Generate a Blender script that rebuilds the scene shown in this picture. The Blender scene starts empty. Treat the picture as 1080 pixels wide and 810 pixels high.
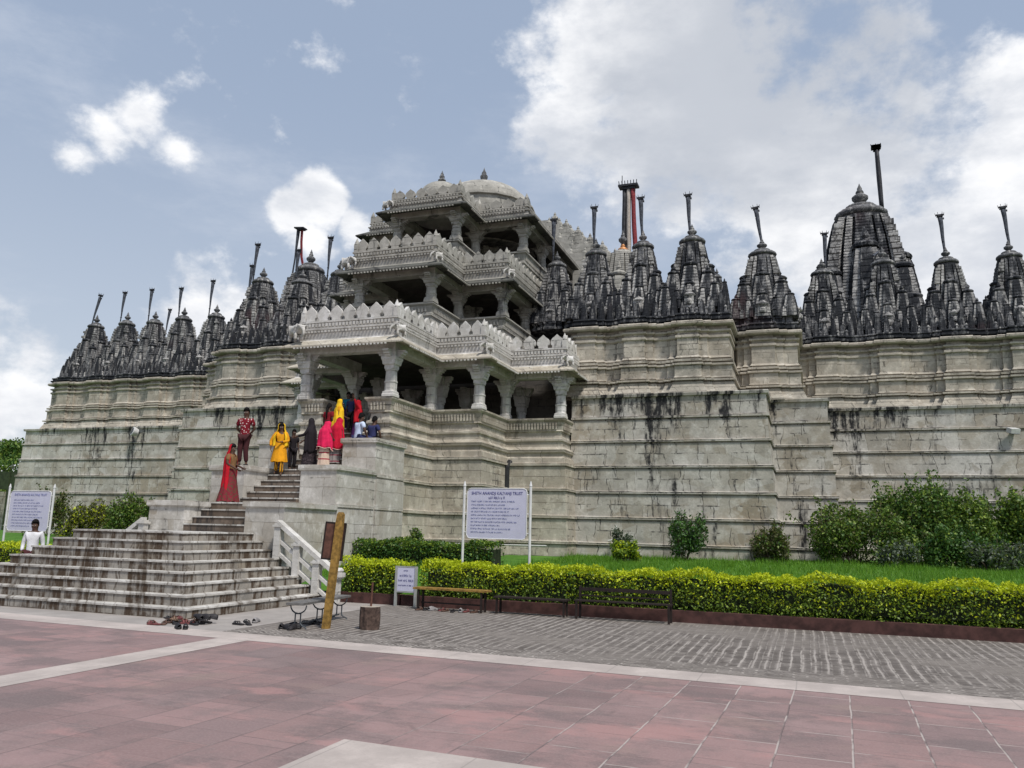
import bpy, bmesh, math, random
import numpy as np
from mathutils import Vector, Matrix
random.seed(7); rng = np.random.default_rng(7)
scene = bpy.context.scene
COL = scene.collection
R = math.radians

# ------------------------------------------------------------------ camera
cam_d = bpy.data.cameras.new('camera'); cam = bpy.data.objects.new('camera', cam_d); COL.objects.link(cam)
psi, th, ro = R(20.0), R(10.3), R(1.42)
_r = Vector((math.cos(psi), math.sin(psi), 0)); _f = Vector((-math.sin(psi)*math.cos(th), math.cos(psi)*math.cos(th), math.sin(th)))
_u = _r.cross(_f)
_R = _r*math.cos(ro) + _u*math.sin(ro); _U = _u*math.cos(ro) - _r*math.sin(ro)
cam.matrix_world = Matrix(((_R.x, _U.x, -_f.x, 0), (_R.y, _U.y, -_f.y, 0), (_R.z, _U.z, -_f.z, 1.75), (0, 0, 0, 1)))
cam_d.sensor_width = 36; cam_d.lens = 28.5; cam_d.clip_start = 0.05; cam_d.clip_end = 5000
scene.camera = cam

# ------------------------------------------------------------------ mesh builder
class MB:
    def __init__(s): s.v = []; s.f = []; s.m = []
    def add(s, vs, fs, mat=0):
        o = len(s.v); s.v.extend([tuple(p) for p in vs])
        for f in fs: s.f.append(tuple(i+o for i in f)); s.m.append(mat)
    def box(s, x0, x1, y0, y1, z0, z1, mat=0):
        s.add([(x0,y0,z0),(x1,y0,z0),(x1,y1,z0),(x0,y1,z0),(x0,y0,z1),(x1,y0,z1),(x1,y1,z1),(x0,y1,z1)],
              [(0,3,2,1),(4,5,6,7),(0,1,5,4),(1,2,6,5),(2,3,7,6),(3,0,4,7)], mat)
    def bx(s, c, sz, mat=0, rz=0, M=None):
        M = M or (Matrix.Translation(c) @ Matrix.Rotation(rz, 4, 'Z'))
        a, b, d = sz[0]/2, sz[1]/2, sz[2]/2
        vs = [M @ Vector(p) for p in [(-a,-b,-d),(a,-b,-d),(a,b,-d),(-a,b,-d),(-a,-b,d),(a,-b,d),(a,b,d),(-a,b,d)]]
        s.add(vs, [(0,3,2,1),(4,5,6,7),(0,1,5,4),(1,2,6,5),(2,3,7,6),(3,0,4,7)], mat)
    def loft(s, rings, mat=0, closed=True, cap=True):
        n = len(rings[0]); vs = [p for r in rings for p in r]; fs = []
        for i in range(len(rings)-1):
            for j in range(n if closed else n-1):
                k = (j+1) % n
                fs.append((i*n+j, i*n+k, (i+1)*n+k, (i+1)*n+j))
        if cap and closed:
            fs.append(tuple(range(n-1, -1, -1))); fs.append(tuple((len(rings)-1)*n+j for j in range(n)))
        s.add(vs, fs, mat)
    def lathe(s, prof, c=(0,0,0), n=16, mat=0, rib=0.0):
        rings = []
        for r, z in prof:
            rings.append([(c[0]+r*(1+(rib if j % 2 else 0))*math.cos(2*math.pi*j/n), c[1]+r*(1+(rib if j % 2 else 0))*math.sin(2*math.pi*j/n), c[2]+z) for j in range(n)])
        s.loft(rings, mat)
    def tube(s, pts, rad, n=8, mat=0):
        pts = [Vector(p) for p in pts]; rings = []
        if not hasattr(rad, '__len__'): rad = [rad]*len(pts)
        for i, p in enumerate(pts):
            d = (pts[min(i+1, len(pts)-1)] - pts[max(i-1, 0)]).normalized()
            a = Vector((0,0,1)) if abs(d.z) < 0.9 else Vector((1,0,0))
            x = d.cross(a).normalized(); y = d.cross(x)
            rings.append([p + (x*math.cos(2*math.pi*j/n) + y*math.sin(2*math.pi*j/n))*rad[i] for j in range(n)])
        s.loft(rings, mat)
    def sweep(s, path, prof, closed=False, mat=0):
        n = len(path); nor = []
        for i in range(n):
            if closed or 0 < i < n-1:
                a, b, c = path[i-1], path[i], path[(i+1) % n]
            elif i == 0: a = None; b, c = path[0], path[1]
            else: a, b, c = path[i-1], path[i], None
            def nn(p, q):
                dx, dy = q[0]-p[0], q[1]-p[1]; L = math.hypot(dx, dy) or 1; return (dy/L, -dx/L)
            if a is None: m = nn(b, c)
            elif c is None: m = nn(a, b)
            else:
                n1, n2 = nn(a, b), nn(b, c); d = 1 + n1[0]*n2[0] + n1[1]*n2[1]
                m = ((n1[0]+n2[0])/max(d, .2), (n1[1]+n2[1])/max(d, .2))
            nor.append(m)
        rings = [[(p[0]+m[0]*o, p[1]+m[1]*o, z) for p, m in zip(path, nor)] for o, z in prof]
        vs = [p for r in rings for p in r]; fs = []
        for i in range(len(rings)-1):
            for j in range(n if closed else n-1):
                k = (j+1) % n; fs.append((i*n+j, i*n+k, (i+1)*n+k, (i+1)*n+j))
        s.add(vs, fs, mat)
    def poly(s, pts, z, mat=0): s.add([(p[0], p[1], z) for p in pts], [tuple(range(len(pts)))], mat)
    def mesh(s, name, mats, smooth=False):
        me = bpy.data.meshes.new(name); me.from_pydata(s.v, [], s.f)
        for m in (mats if isinstance(mats, (list, tuple)) else [mats]): me.materials.append(m)
        me.polygons.foreach_set('material_index', s.m)
        if smooth: me.polygons.foreach_set('use_smooth', [True]*len(s.f))
        me.update(); return me
    def build(s, name, mats, parent=None, smooth=False, loc=None, **kw):
        o = bpy.data.objects.new(name, s.mesh(name, mats, smooth)); COL.objects.link(o)
        if parent: o.parent = parent
        if loc: o.location = loc
        return tag(o, **kw)

def tag(o, label=None, cat=None, group=None, kind=None):
    for k, v in (('label', label), ('category', cat), ('group', group), ('kind', kind)):
        if v: o[k] = v
    return o
def empty(name, loc=(0,0,0), rz=0, **kw):
    o = bpy.data.objects.new(name, None); COL.objects.link(o); o.location = loc; o.rotation_euler = (0, 0, rz); o.empty_display_size = .1
    return tag(o, **kw)
def inst(me, name, parent=None, loc=(0,0,0), rz=0, sc=None, **kw):
    o = bpy.data.objects.new(name, me); COL.objects.link(o); o.parent = parent; o.location = loc; o.rotation_euler = (0,0,rz)
    if sc: o.scale = sc
    return tag(o, **kw)
def np_mesh(name, verts, nper, mats, midx=None, smooth=False):
    """verts (N,nper,3) -> separate n-gons"""
    N = verts.shape[0]; me = bpy.data.meshes.new(name)
    me.vertices.add(N*nper); me.vertices.foreach_set('co', verts.astype(np.float32).ravel())
    me.loops.add(N*nper); me.loops.foreach_set('vertex_index', np.arange(N*nper, dtype=np.int32))
    me.polygons.add(N); me.polygons.foreach_set('loop_start', np.arange(0, N*nper, nper, dtype=np.int32))
    for m in mats: me.materials.append(m)
    if midx is not None: me.polygons.foreach_set('material_index', midx.astype(np.int32))
    me.update(calc_edges=True); me.validate(); return me

# ------------------------------------------------------------------ materials
class G:
    def __init__(s, name, rough=.8, spec=.3):
        s.m = bpy.data.materials.new(name); s.m.use_nodes = True; s.nt = s.m.node_tree; s.b = s.nt.nodes['Principled BSDF']
        s.b.inputs['Roughness'].default_value = rough; s.b.inputs['Specular IOR Level'].default_value = spec
    def n(s, t, **kw):
        x = s.nt.nodes.new(t)
        for k, v in kw.items(): setattr(x, k, v)
        return x
    def set(s, sock, v):
        if hasattr(v, 'is_output') or hasattr(v, 'links') and not isinstance(v, (tuple, list)): s.nt.links.new(v, sock)
        elif isinstance(v, (tuple, list)) and len(v) == 3 and sock.type == 'RGBA': sock.default_value = (*v, 1)
        else: sock.default_value = v
    def math(s, op, a, b=None, clamp=False):
        x = s.n('ShaderNodeMath', operation=op, use_clamp=clamp); s.set(x.inputs[0], a)
        if b is not None: s.set(x.inputs[1], b)
        return x.outputs[0]
    def mix(s, f, a, b, blend='MIX'):
        x = s.n('ShaderNodeMix', data_type='RGBA', blend_type=blend); s.set(x.inputs[0], f); s.set(x.inputs[6], a); s.set(x.inputs[7], b); return x.outputs[2]
    def pos(s): return s.n('ShaderNodeNewGeometry').outputs['Position']
    def sep(s, v): x = s.n('ShaderNodeSeparateXYZ'); s.set(x.inputs[0], v); return x.outputs
    def comb(s, a, b, c=0.0):
        x = s.n('ShaderNodeCombineXYZ'); s.set(x.inputs[0], a); s.set(x.inputs[1], b); s.set(x.inputs[2], c); return x.outputs[0]
    def map(s, v, sc=(1,1,1), loc=(0,0,0), rot=(0,0,0)):
        x = s.n('ShaderNodeMapping'); s.set(x.inputs[0], v); x.inputs['Scale'].default_value = sc; x.inputs['Location'].default_value = loc; x.inputs['Rotation'].default_value = rot; return x.outputs[0]
    def noise(s, v, sc=1., det=4., rough=.55, dist=0.):
        x = s.n('ShaderNodeTexNoise'); s.set(x.inputs['Vector'], v); x.inputs['Scale'].default_value = sc; x.inputs['Detail'].default_value = det
        x.inputs['Roughness'].default_value = rough; x.inputs['Distortion'].default_value = dist; return x.outputs[0]
    def vor(s, v, sc=1., feat='F1', out='Distance'):
        x = s.n('ShaderNodeTexVoronoi', feature=feat); s.set(x.inputs['Vector'], v); x.inputs['Scale'].default_value = sc; return x.outputs[out]
    def step(s, f, a, b):
        x = s.n('ShaderNodeMapRange', interpolation_type='SMOOTHSTEP'); s.set(x.inputs[0], f); x.inputs[1].default_value = a; x.inputs[2].default_value = b; return x.outputs[0]
    def ramp(s, f, stops, const=False):
        x = s.n('ShaderNodeValToRGB'); s.set(x.inputs[0], f); e = x.color_ramp.elements
        if const: x.color_ramp.interpolation = 'CONSTANT'
        while len(e) < len(stops): e.new(.5)
        for i, (p, c) in enumerate(stops): e[i].position = p; e[i].color = (*c, 1) if len(c) == 3 else c
        return x.outputs[0]
    def brick(s, v, w, h, mortar, off=.5, c1=(0,0,0), c2=(1,1,1), cm=(0,0,0), smooth=.1, sq=1., sqf=2):
        x = s.n('ShaderNodeTexBrick'); s.set(x.inputs['Vector'], v); x.offset = off; x.squash = sq; x.squash_frequency = sqf
        for k, c in (('Color1', c1), ('Color2', c2), ('Mortar', cm)): s.set(x.inputs[k], c)
        x.inputs['Scale'].default_value = 1; x.inputs['Mortar Size'].default_value = mortar; x.inputs['Mortar Smooth'].default_value = smooth
        x.inputs['Bias'].default_value = 0; x.inputs['Brick Width'].default_value = w; x.inputs['Row Height'].default_value = h
        return x.outputs['Color'], x.outputs['Fac']
    def bump(s, h, dist=.02, strength=.6):
        x = s.n('ShaderNodeBump'); s.set(x.inputs['Height'], h); x.inputs['Distance'].default_value = dist; x.inputs['Strength'].default_value = strength
        s.nt.links.new(x.outputs[0], s.b.inputs['Normal'])
    def done(s, col): s.set(s.b.inputs['Base Color'], col); return s.m

def simple(name, c, rough=.7, var=.15, sc=8., metal=0., spec=.3):
    g = G(name, rough, spec); p = g.n('ShaderNodeTexCoord').outputs['Object']; n = g.noise(p, sc, 3)
    g.b.inputs['Metallic'].default_value = metal
    lo = tuple(x*(1-var) for x in c); hi = tuple(min(1, x*(1+var)) for x in c)
    g.bump(n, .004, .3)
    return g.done(g.mix(g.step(n, .3, .7), lo, hi))

def stone(name, pal, w, h, z0, mortar=.012, stain=.5, joint=.7, tint=(.30,.29,.27), streak_lo=.56, rough=.85, bump=.02, fine=1.0, stain_col=(.022,.022,.024), lime=.25, wob=.10, ztop=None, warm=.0, us=1.25):
    g = G(name, rough, .25); P = g.pos(); x, y, z = g.sep(P)
    u = g.math('ADD', x, y); d = g.noise(P, .8, 3)
    u2 = g.math('ADD', u, g.math('MULTIPLY', d, .7))
    v = g.math('ADD', g.math('SUBTRACT', z, z0), g.math('MULTIPLY', g.math('SUBTRACT', g.noise(P, 1.1, 3), .5), wob))
    c1, f1 = g.brick(g.comb(u2, v, 0.), w, h, mortar, .5)
    c2, f2 = g.brick(g.comb(g.math('ADD', u2, 3.37), v, 0.), w*1.75, h, mortar, .37)
    _, fs = g.brick(g.comb(u2, v, 0.), w*.8, h*.5, .030, .5, smooth=.5)
    c3, f3 = g.brick(g.comb(g.math('ADD', u2, 1.7), v, 0.), w*.62, h*.5, mortar*.8, .5)
    pick = g.step(g.noise(P, .9, 1), .46, .50); pick3 = g.step(g.noise(P, 1.3, 1), .60, .63)
    c = g.mix(pick3, g.mix(pick, c1, c2), c3); f = g.math('ADD', g.math('MULTIPLY', f1, g.math('SUBTRACT', 1., pick)), g.math('MULTIPLY', f2, pick))
    f = g.math('ADD', g.math('MULTIPLY', f, g.math('SUBTRACT', 1., pick3)), g.math('MULTIPLY', f3, pick3))
    base = g.ramp(c, pal)
    cell = g.sep(g.vor(g.comb(g.math('MULTIPLY', u2, 1.0), g.math('MULTIPLY', v, 1.5), 0.), 1.1, 'F1', 'Color'))[0]
    base = g.mix(.5, base, g.ramp(cell, pal))
    big = g.noise(P, .28, 5, .6); med = g.noise(P, 2.3, 6, .65); fin = g.noise(P, 14*fine, 4, .6)
    base = g.mix(g.math('MULTIPLY', g.step(big, .42, .68), .6), base, tuple(q*.85 for q in tint))
    if warm: base = g.mix(g.math('MULTIPLY', g.step(g.noise(P, .42, 4), .52, .68), warm), base, (.31,.25,.17))
    base = g.mix(g.math('MULTIPLY', g.step(med, .50, .66), .55), base, tuple(min(.75, q*1.42) for q in pal[len(pal)//2][1]))
    base = g.mix(g.math('MULTIPLY', g.step(med, .47, .32), .40), base, tuple(q*.5 for q in tint))
    base = g.mix(g.math('MULTIPLY', g.step(fin, .35, .65), .22), base, tuple(q*.6 for q in tint))
    jn = g.math('MULTIPLY', f, g.math('MULTIPLY', g.step(g.noise(P, 1.6, 3), .40, .62), joint))
    base = g.mix(jn, base, (.075,.07,.065))
    # water stains: long vertical drips broken up by the joints and the grain
    s1 = g.noise(g.comb(g.math('MULTIPLY', u, us), g.math('MULTIPLY', z, .26), g.math('MULTIPLY', y, .02)), 1., 7, .66)
    s2 = g.noise(g.comb(g.math('MULTIPLY', u, 5.), g.math('MULTIPLY', z, .55), 0.), 1., 5, .65)
    s3 = g.noise(P, 5., 5, .7)
    if ztop: s1 = g.math('ADD', s1, g.math('MULTIPLY', g.step(z, ztop-1.3, ztop), .075))
    m = g.math('MULTIPLY', g.step(s1, streak_lo+.015, streak_lo+.10), g.step(g.math('ADD', s2, g.math('MULTIPLY', s3, .5)), .62, .82))
    m2 = g.math('MULTIPLY', g.step(s1, streak_lo-.085, streak_lo+.0), g.math('MULTIPLY', g.math('MULTIPLY', g.math('MAXIMUM', f, fs), .82), g.step(s3, .36, .56)))
    m = g.math('MULTIPLY', g.math('MAXIMUM', m, m2), stain, True)
    base = g.mix(m, base, stain_col)
    if lime: base = g.mix(g.math('MULTIPLY', g.math('MULTIPLY', g.step(s2, .60, .72), g.step(s3, .45, .6)), lime), base, (.55,.54,.51))
    hgt = g.math('SUBTRACT', g.math('ADD', g.math('MULTIPLY', fin, .5), g.math('MULTIPLY', med, .6)), g.math('MULTIPLY', f, .8))
    base = g.mix(1., base, (1.0,.985,.975), 'MULTIPLY')
    g.bump(hgt, bump, .7)
    return g.done(base)

PAL_G = [(0., (.20,.17,.125)), (.16, (.38,.34,.275)), (.40, (.51,.49,.44)), (.6, (.43,.42,.385)), (.8, (.63,.615,.58)), (1., (.32,.285,.225))]
PAL_B = [(0., (.33,.29,.235)), (.3, (.43,.395,.33)), (.6, (.48,.45,.39)), (1., (.375,.335,.275))]
PAL_P = [(0., (.23,.195,.15)), (.25, (.40,.365,.295)), (.5, (.47,.445,.38)), (.75, (.36,.32,.255)), (1., (.52,.50,.45))]
PAL_W = [(0., (.50,.49,.465)), (.5, (.58,.57,.55)), (1., (.54,.53,.50))]
M_PLINTH = stone('weathered grey ashlar', PAL_G, .95, .945, 1.39, mortar=.013, stain=1.0, streak_lo=.552, joint=.6, wob=.10, ztop=6.9, warm=.55, lime=.5, tint=(.34,.325,.285))
M_SHRINE = stone('cream sandstone wall', PAL_B, .62, .42, 8.45, mortar=.011, stain=.75, streak_lo=.60, joint=.6, tint=(.31,.30,.26), wob=.015, us=2.0)
M_PORCH = stone('porch base stone', PAL_P, .8, .475, 1.39, stain=.7, streak_lo=.60, joint=.6, tint=(.36,.335,.29), wob=.08)
M_MARBLE = stone('pale carved marble', PAL_W, 1.3, .6, 5., mortar=.006, stain=.65, streak_lo=.585, joint=.35, tint=(.44,.43,.40), bump=.012, lime=.1)
M_MARBLE2 = stone('grey weathered marble', [(0.,(.29,.285,.255)),(.5,(.385,.375,.345)),(1.,(.33,.32,.29))], 1.3, .6, 5., mortar=.006, stain=.8, streak_lo=.565, joint=.35, tint=(.33,.325,.295), bump=.012, lime=.1)
M_HALL = stone('hall stone painted in shade', [(0.,(.08,.075,.065)),(.5,(.12,.11,.10)),(1.,(.10,.09,.08))], 1.3, .6, 5., mortar=.006, stain=.7, joint=.35, tint=(.09,.085,.08), lime=0.)  # porch interior gloom put into the colour, darker than the outer stone
M_NOSE = stone('worn step nosing', [(0.,(.36,.345,.32)),(.5,(.55,.54,.51)),(1.,(.46,.445,.415))], .8, 3., 0., stain=.85, streak_lo=.50, joint=.7, tint=(.38,.36,.33), bump=.02, stain_col=(.10,.08,.06), us=2.6, lime=.3)
M_STEP = stone('stained step marble', [(0.,(.20,.18,.155)),(.4,(.34,.32,.29)),(.7,(.25,.23,.20)),(1.,(.40,.385,.355))], .7, 3., 0., stain=.97, streak_lo=.412, joint=.5, bump=.01, stain_col=(.06,.039,.024), us=3.0, lime=.45, warm=.5)
M_WHITE = stone('worn white stone', [(0.,(.50,.49,.465)),(.5,(.62,.61,.585)),(1.,(.56,.55,.52))], .9, .5, 0., mortar=.005, stain=.6, streak_lo=.60, joint=.3, tint=(.48,.47,.44), bump=.008)

def spire_stone(name, pale=.30, dark=(.024,.026,.031), th_=.52):
    g = G(name, .9, .2); P = g.pos(); x, y, z = g.sep(P)
    u = g.math('ADD', x, y)
    big = g.noise(P, .6, 4, .6); st = g.noise(g.comb(g.math('MULTIPLY', x, 5.5), g.math('MULTIPLY', y, 5.5), g.math('MULTIPLY', z, .75)), 1., 6, .68)
    fin = g.noise(P, 11., 5, .7)
    grey = g.mix(g.step(fin, .30, .70), (.085,.088,.097), (.17,.17,.172))
    f = g.math('ADD', g.math('MULTIPLY', st, .8), g.math('MULTIPLY', big, .45))
    c = g.mix(g.step(f, th_+.08, th_+.20), dark, grey)
    pl = g.math('MULTIPLY', g.step(g.math('ADD', g.math('MULTIPLY', fin, .35), g.math('MULTIPLY', st, .7)), .585-.1*pale, .70-.1*pale), pale*2.2, True)
    c = g.mix(pl, c, (.47,.46,.435))
    c = g.mix(g.math('MULTIPLY', g.step(g.noise(P, .33, 2), .60, .72), .35), c, (.10,.045,.045))
    cr, fm = g.brick(g.comb(u, z, 0.), .34, .26, .010, .5)
    c = g.mix(g.math('MULTIPLY', fm, .35), c, (.025,.025,.027))
    g.bump(g.math('SUBTRACT', g.math('ADD', fin, g.math('MULTIPLY', st, .8)), g.math('MULTIPLY', fm, .5)), .03, .8)
    return g.done(c)
M_SPIRE = spire_stone('blackened spire stone', .24)
M_SPIREP = spire_stone('pale spire blocks', .45, (.16,.16,.16), .30)
M_SPIREG = spire_stone('grey spire stone', .40, (.075,.078,.082), .42)

M_RIB = stone('pale jointed spire rib', [(0.,(.16,.16,.163)),(.35,(.37,.367,.36)),(.7,(.54,.532,.51)),(1.,(.24,.24,.238))], .5, .27, 0., mortar=.018, stain=1.0, streak_lo=.50, joint=.9, tint=(.17,.17,.175), wob=.0, stain_col=(.03,.031,.036), us=2.5, lime=.2)

# ------------------------------------------------------------------ ground and paving
def ground_mat():
    g = G('red sandstone paving', .75, .3); P = g.pos(); x, y, z = g.sep(P)
    a = R(-2.0); X = g.math('ADD', g.math('MULTIPLY', x, math.cos(a)), g.math('MULTIPLY', y, math.sin(a))); Y = g.math('ADD', g.math('MULTIPLY', x, math.sin(-a)), g.math('MULTIPLY', y, math.cos(a)))
    wob = g.math('MULTIPLY', g.noise(P, 1.3, 2), .03)
    X = g.math('ADD', X, wob)
    # columns run away from the viewer, cross joints jump from column to column
    v = g.comb(g.math('ADD', Y, 20.13), g.math('ADD', X, 40.17), 0.)
    c1, f1 = g.brick(v, .93, .60, .011, .37, smooth=.4)
    c2, f2 = g.brick(g.comb(g.math('ADD', Y, 3.3), g.math('ADD', X, 40.17), 0.), .43, .60, .009, .5, smooth=.4)
    base = g.ramp(c1, [(0., (.17,.115,.112)), (.25, (.36,.215,.20)), (.5, (.27,.185,.18)), (.75, (.43,.255,.24)), (1., (.22,.175,.17))])
    base2 = g.ramp(c2, [(0., (.225,.16,.155)), (.4, (.32,.22,.21)), (.7, (.35,.235,.225)), (1., (.28,.205,.20))])
    base = g.mix(.35, base, base2); base = g.mix(.28, base, (.04,.028,.028))
    big = g.noise(P, .45, 6, .62); med = g.noise(g.map(P, (1.6, .9, 1)), 1.7, 7, .68); fin = g.noise(P, 40., 4, .7)
    base = g.mix(g.math('MULTIPLY', g.step(big, .45, .7), .55), base, (.37,.245,.235))
    base = g.mix(g.math('MULTIPLY', g.step(med, .47, .68), .6), base, (.18,.135,.13))
    base = g.mix(g.math('MULTIPLY', g.step(g.noise(P, .8, 3), .56, .7), .5), base, (.25,.185,.155)); base = g.mix(g.math('MULTIPLY', g.step(g.noise(g.map(P, (.5,.8,1), (4,2,0)), 1.1, 7, .7), .48, .60), .62), base, (.125,.098,.096)); base = g.mix(g.math('MULTIPLY', g.step(g.noise(g.map(P, (.6,1.,1), (9,3,0)), .9, 6, .65), .53, .64), .55), base, (.40,.215,.20))
    base = g.mix(g.math('MULTIPLY', g.step(fin, .4, .7), .25), base, (.40,.315,.30))
    n3 = g.noise(P, 2.1, 4)
    base = g.mix(g.math('MULTIPLY', f1, g.math('MULTIPLY', g.math('MULTIPLY', g.step(n3, .36, .56), g.math('ADD', .12, g.math('MULTIPLY', g.step(x, -4.5, -1.), .75))), 1.)), base, (.45,.395,.365))
    base = g.mix(g.math('MULTIPLY', f2, g.math('MULTIPLY', g.step(n3, .55, .40), .55)), base, (.15,.115,.11))
    crack = g.vor(g.map(P, (1,1,0)), .55, 'DISTANCE_TO_EDGE')
    base = g.mix(g.math('MULTIPLY', g.step(crack, .014, .0), g.math('MULTIPLY', g.step(n3, .5, .65), .35)), base, (.10,.075,.07))
    base = g.mix(.14, base, (.15,.12,.118))
    g.bump(g.math('SUBTRACT', g.math('ADD', g.math('MULTIPLY', med, .5), g.math('MULTIPLY', fin, .25)), g.math('ADD', f1, g.math('MULTIPLY', f2, .5))), .008, .6)
    g.set(g.b.inputs['Roughness'], g.math('ADD', .55, g.math('MULTIPLY', med, .35)))
    return g.done(base)
def strip_mat(name, c=(.43,.375,.345)):
    g = G(name, .75, .3); P = g.pos(); x, y, z = g.sep(P)
    n = g.noise(P, 1.5, 6, .65); f = g.noise(P, 30, 4, .7)
    b = g.mix(g.step(n, .35, .7), tuple(q*.84 for q in c), tuple(q*1.12 for q in c)); b = g.mix(g.math('MULTIPLY', g.step(f, .45, .7), .3), b, tuple(q*.72 for q in c))
    cr, fm = g.brick(g.comb(g.math('ADD', x, .2), y, 0.), 1.15, 9., .008, 0.)
    b = g.mix(g.math('MULTIPLY', fm, .5), b, (.22,.20,.185))
    g.bump(g.math('ADD', n, f), .006, .5); return g.done(b)
def cobble_mat():
    g = G('grey stone setts', .8, .3); P = g.pos(); x, y, z = g.sep(P)
    d = g.math('MULTIPLY', g.math('SUBTRACT', g.noise(P, .9, 2), .5), .07)
    X = g.math('ADD', x, d); Y = g.math('ADD', y, g.math('MULTIPLY', d, .5))
    cr, f = g.brick(g.comb(Y, g.math('ADD', X, 30.), 0.), .115, .135, .016, .5, smooth=.6)
    # herring-bone border beside the pale strip
    zz = g.math('PINGPONG', g.math('MULTIPLY', X, 1.), .16)
    cb, fb = g.brick(g.comb(g.math('ADD', X, 30.), g.math('ADD', Y, g.math('MULTIPLY', zz, .9)), 0.), .32, .10, .022, .5, smooth=.5)
    border = g.math('ADD', y, g.math('MULTIPLY', x, .036))
    isb = g.step(border, 11.95, 11.9)
    c = g.mix(isb, cr, cb); m = g.math('ADD', g.math('MULTIPLY', f, g.math('SUBTRACT', 1., isb)), g.math('MULTIPLY', fb, isb))
    b = g.ramp(c, [(0., (.08,.068,.06)), (.5, (.135,.118,.106)), (1., (.19,.168,.152))])
    patch = g.noise(g.map(P, (.28, .42, 1)), 1., 4, .6)
    b = g.mix(g.math('MULTIPLY', g.step(patch, .42, .62), .6), b, (.195,.172,.153))
    vis = g.math('MULTIPLY', g.math('ADD', .35, g.math('MULTIPLY', g.step(patch, .62, .42), .6)), g.step(g.noise(P, 3., 4, .7), .36, .58))
    b = g.mix(g.math('MULTIPLY', m, vis), b, (.36,.325,.295))
    # the long light joints run straight away from the viewer, row after row
    ln = g.step(g.math('PINGPONG', g.math('DIVIDE', g.math('ADD', X, 30.), .165), .5), .11, .06)
    lv = g.math('MULTIPLY', g.math('MULTIPLY', g.step(patch, .66, .40), g.math('SUBTRACT', 1., isb)), g.step(g.noise(g.map(P, (2., .8, 1)), 1.6, 4, .65), .34, .52))
    b = g.mix(g.math('MULTIPLY', g.step(g.math('PINGPONG', g.math('DIVIDE', g.math('ADD', X, 30.), .165), .5), .14, .32), g.math('MULTIPLY', lv, .6)), b, (.085,.072,.064))
    b = g.mix(g.math('MULTIPLY', ln, g.math('MULTIPLY', lv, .75)), b, (.37,.335,.305))
    fin = g.noise(P, 22, 4, .7); b = g.mix(g.math('MULTIPLY', g.step(fin, .5, .75), .3), b, (.16,.15,.14))
    g.bump(g.math('ADD', g.math('MULTIPLY', m, .7), g.math('MULTIPLY', fin, .5)), .012, .5)
    return g.done(b)
def soil_mat():
    g = G('dull earth', .95, .1); P = g.pos(); n = g.noise(P, .2, 6, .6)
    return g.done(g.mix(n, (.07,.085,.035), (.16,.135,.09)))
def grass_base_mat():
    g = G('lawn soil', .95, .1); P = g.pos(); n = g.noise(P, 1.4, 5, .6)
    return g.done(g.mix(g.step(n, .3, .7), (.045,.12,.018), (.09,.20,.03)))
M_RED = ground_mat(); M_STRIP = strip_mat('pale border stone'); M_COB = cobble_mat(); M_CONC = strip_mat('grey forecourt stone', (.32,.292,.27))

b = MB(); b.poly([(-900,-600),(900,-600),(900,1500),(-900,1500)], -.03); b.build('ground', soil_mat(), kind='structure')
b = MB(); b.poly([(-40,-20),(40,-20),(40,13),(-40,13.5)], 0.); b.build('plaza_paving', M_RED, kind='structure')
def ys(x): return 11.33 - .036*(x+4)              # far edge of the pale strip
b = MB(); b.poly([(-36, ys(-36)-.66),(36, ys(36)-.66),(36, ys(36)),(-36, ys(-36))], .004)
b.add([(-8.55,2.,.004),(-8.0,2.,.004),(-8.15,ys(-8.1)-.665,.004),(-8.72,ys(-8.7)-.665,.004)], [(0,1,2,3)])
b.add([(-3.72,2.,.004),(6.,2.,.004),(6.,5.85,.004),(-3.72,6.33,.004)], [(0,1,2,3)])
b.build('pale_paving_strip', M_STRIP, kind='structure')
b = MB(); b.poly([(-9.2, ys(-9.2)+.005),(40, ys(40)+.005),(40,17.35),(-9.2,17.35)], .004); b.build('cobbled_path', M_COB, kind='structure')
b = MB(); b.poly([(-40, ys(-40)+.005),(-9.205, ys(-9.205)+.005),(-9.205,17.35),(-12.,17.35),(-16.4,17.35),(-40,17.35)], .003); b.build('forecourt_paving', M_CONC, kind='structure')
b = MB()
for x0, x1 in ((-12.05, 60), (-90, -16.45)):
    xs = np.linspace(x0, x1, 24)
    for i in range(23):
        a, c = xs[i], xs[i+1]; ysq = [17.62, 19.0, 24, 30, 36, 48, 120]; zs = [.22, .66, .82, .94, 1.0, 1.0, 1.0]
        for j in range(6): b.add([(a,ysq[j],zs[j]),(c,ysq[j],zs[j]),(c,ysq[j+1],zs[j+1]),(a,ysq[j+1],zs[j+1])], [(0,1,2,3)])
lawn = b.build('lawn', grass_base_mat(), kind='structure')

# ------------------------------------------------------------------ leaves
def leaf_mat(name, c0, c1, c2=None, rough=.5, trans=.25):
    g = G(name, rough, .35); rnd = g.n('ShaderNodeNewGeometry').outputs['Random Per Island']
    stops = [(0., c0), (.6, c1), (1., c2 or c1)]
    col = g.ramp(rnd, stops); g.set(g.b.inputs['Base Color'], col)
    tr = g.n('ShaderNodeBsdfTranslucent'); g.set(tr.inputs[0], g.mix(.3, col, (.25,.35,.03)))
    mx = g.n('ShaderNodeMixShader'); mx.inputs[0].default_value = trans
    out = g.nt.nodes['Material Output']; g.nt.links.new(g.b.outputs[0], mx.inputs[1]); g.nt.links.new(tr.outputs[0], mx.inputs[2]); g.nt.links.new(mx.outputs[0], out.inputs[0])
    return g.m
L_BRIGHT = leaf_mat('fresh yellow green leaf', (.40,.50,.012), (.54,.62,.014), (.60,.66,.03), trans=.38)
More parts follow.
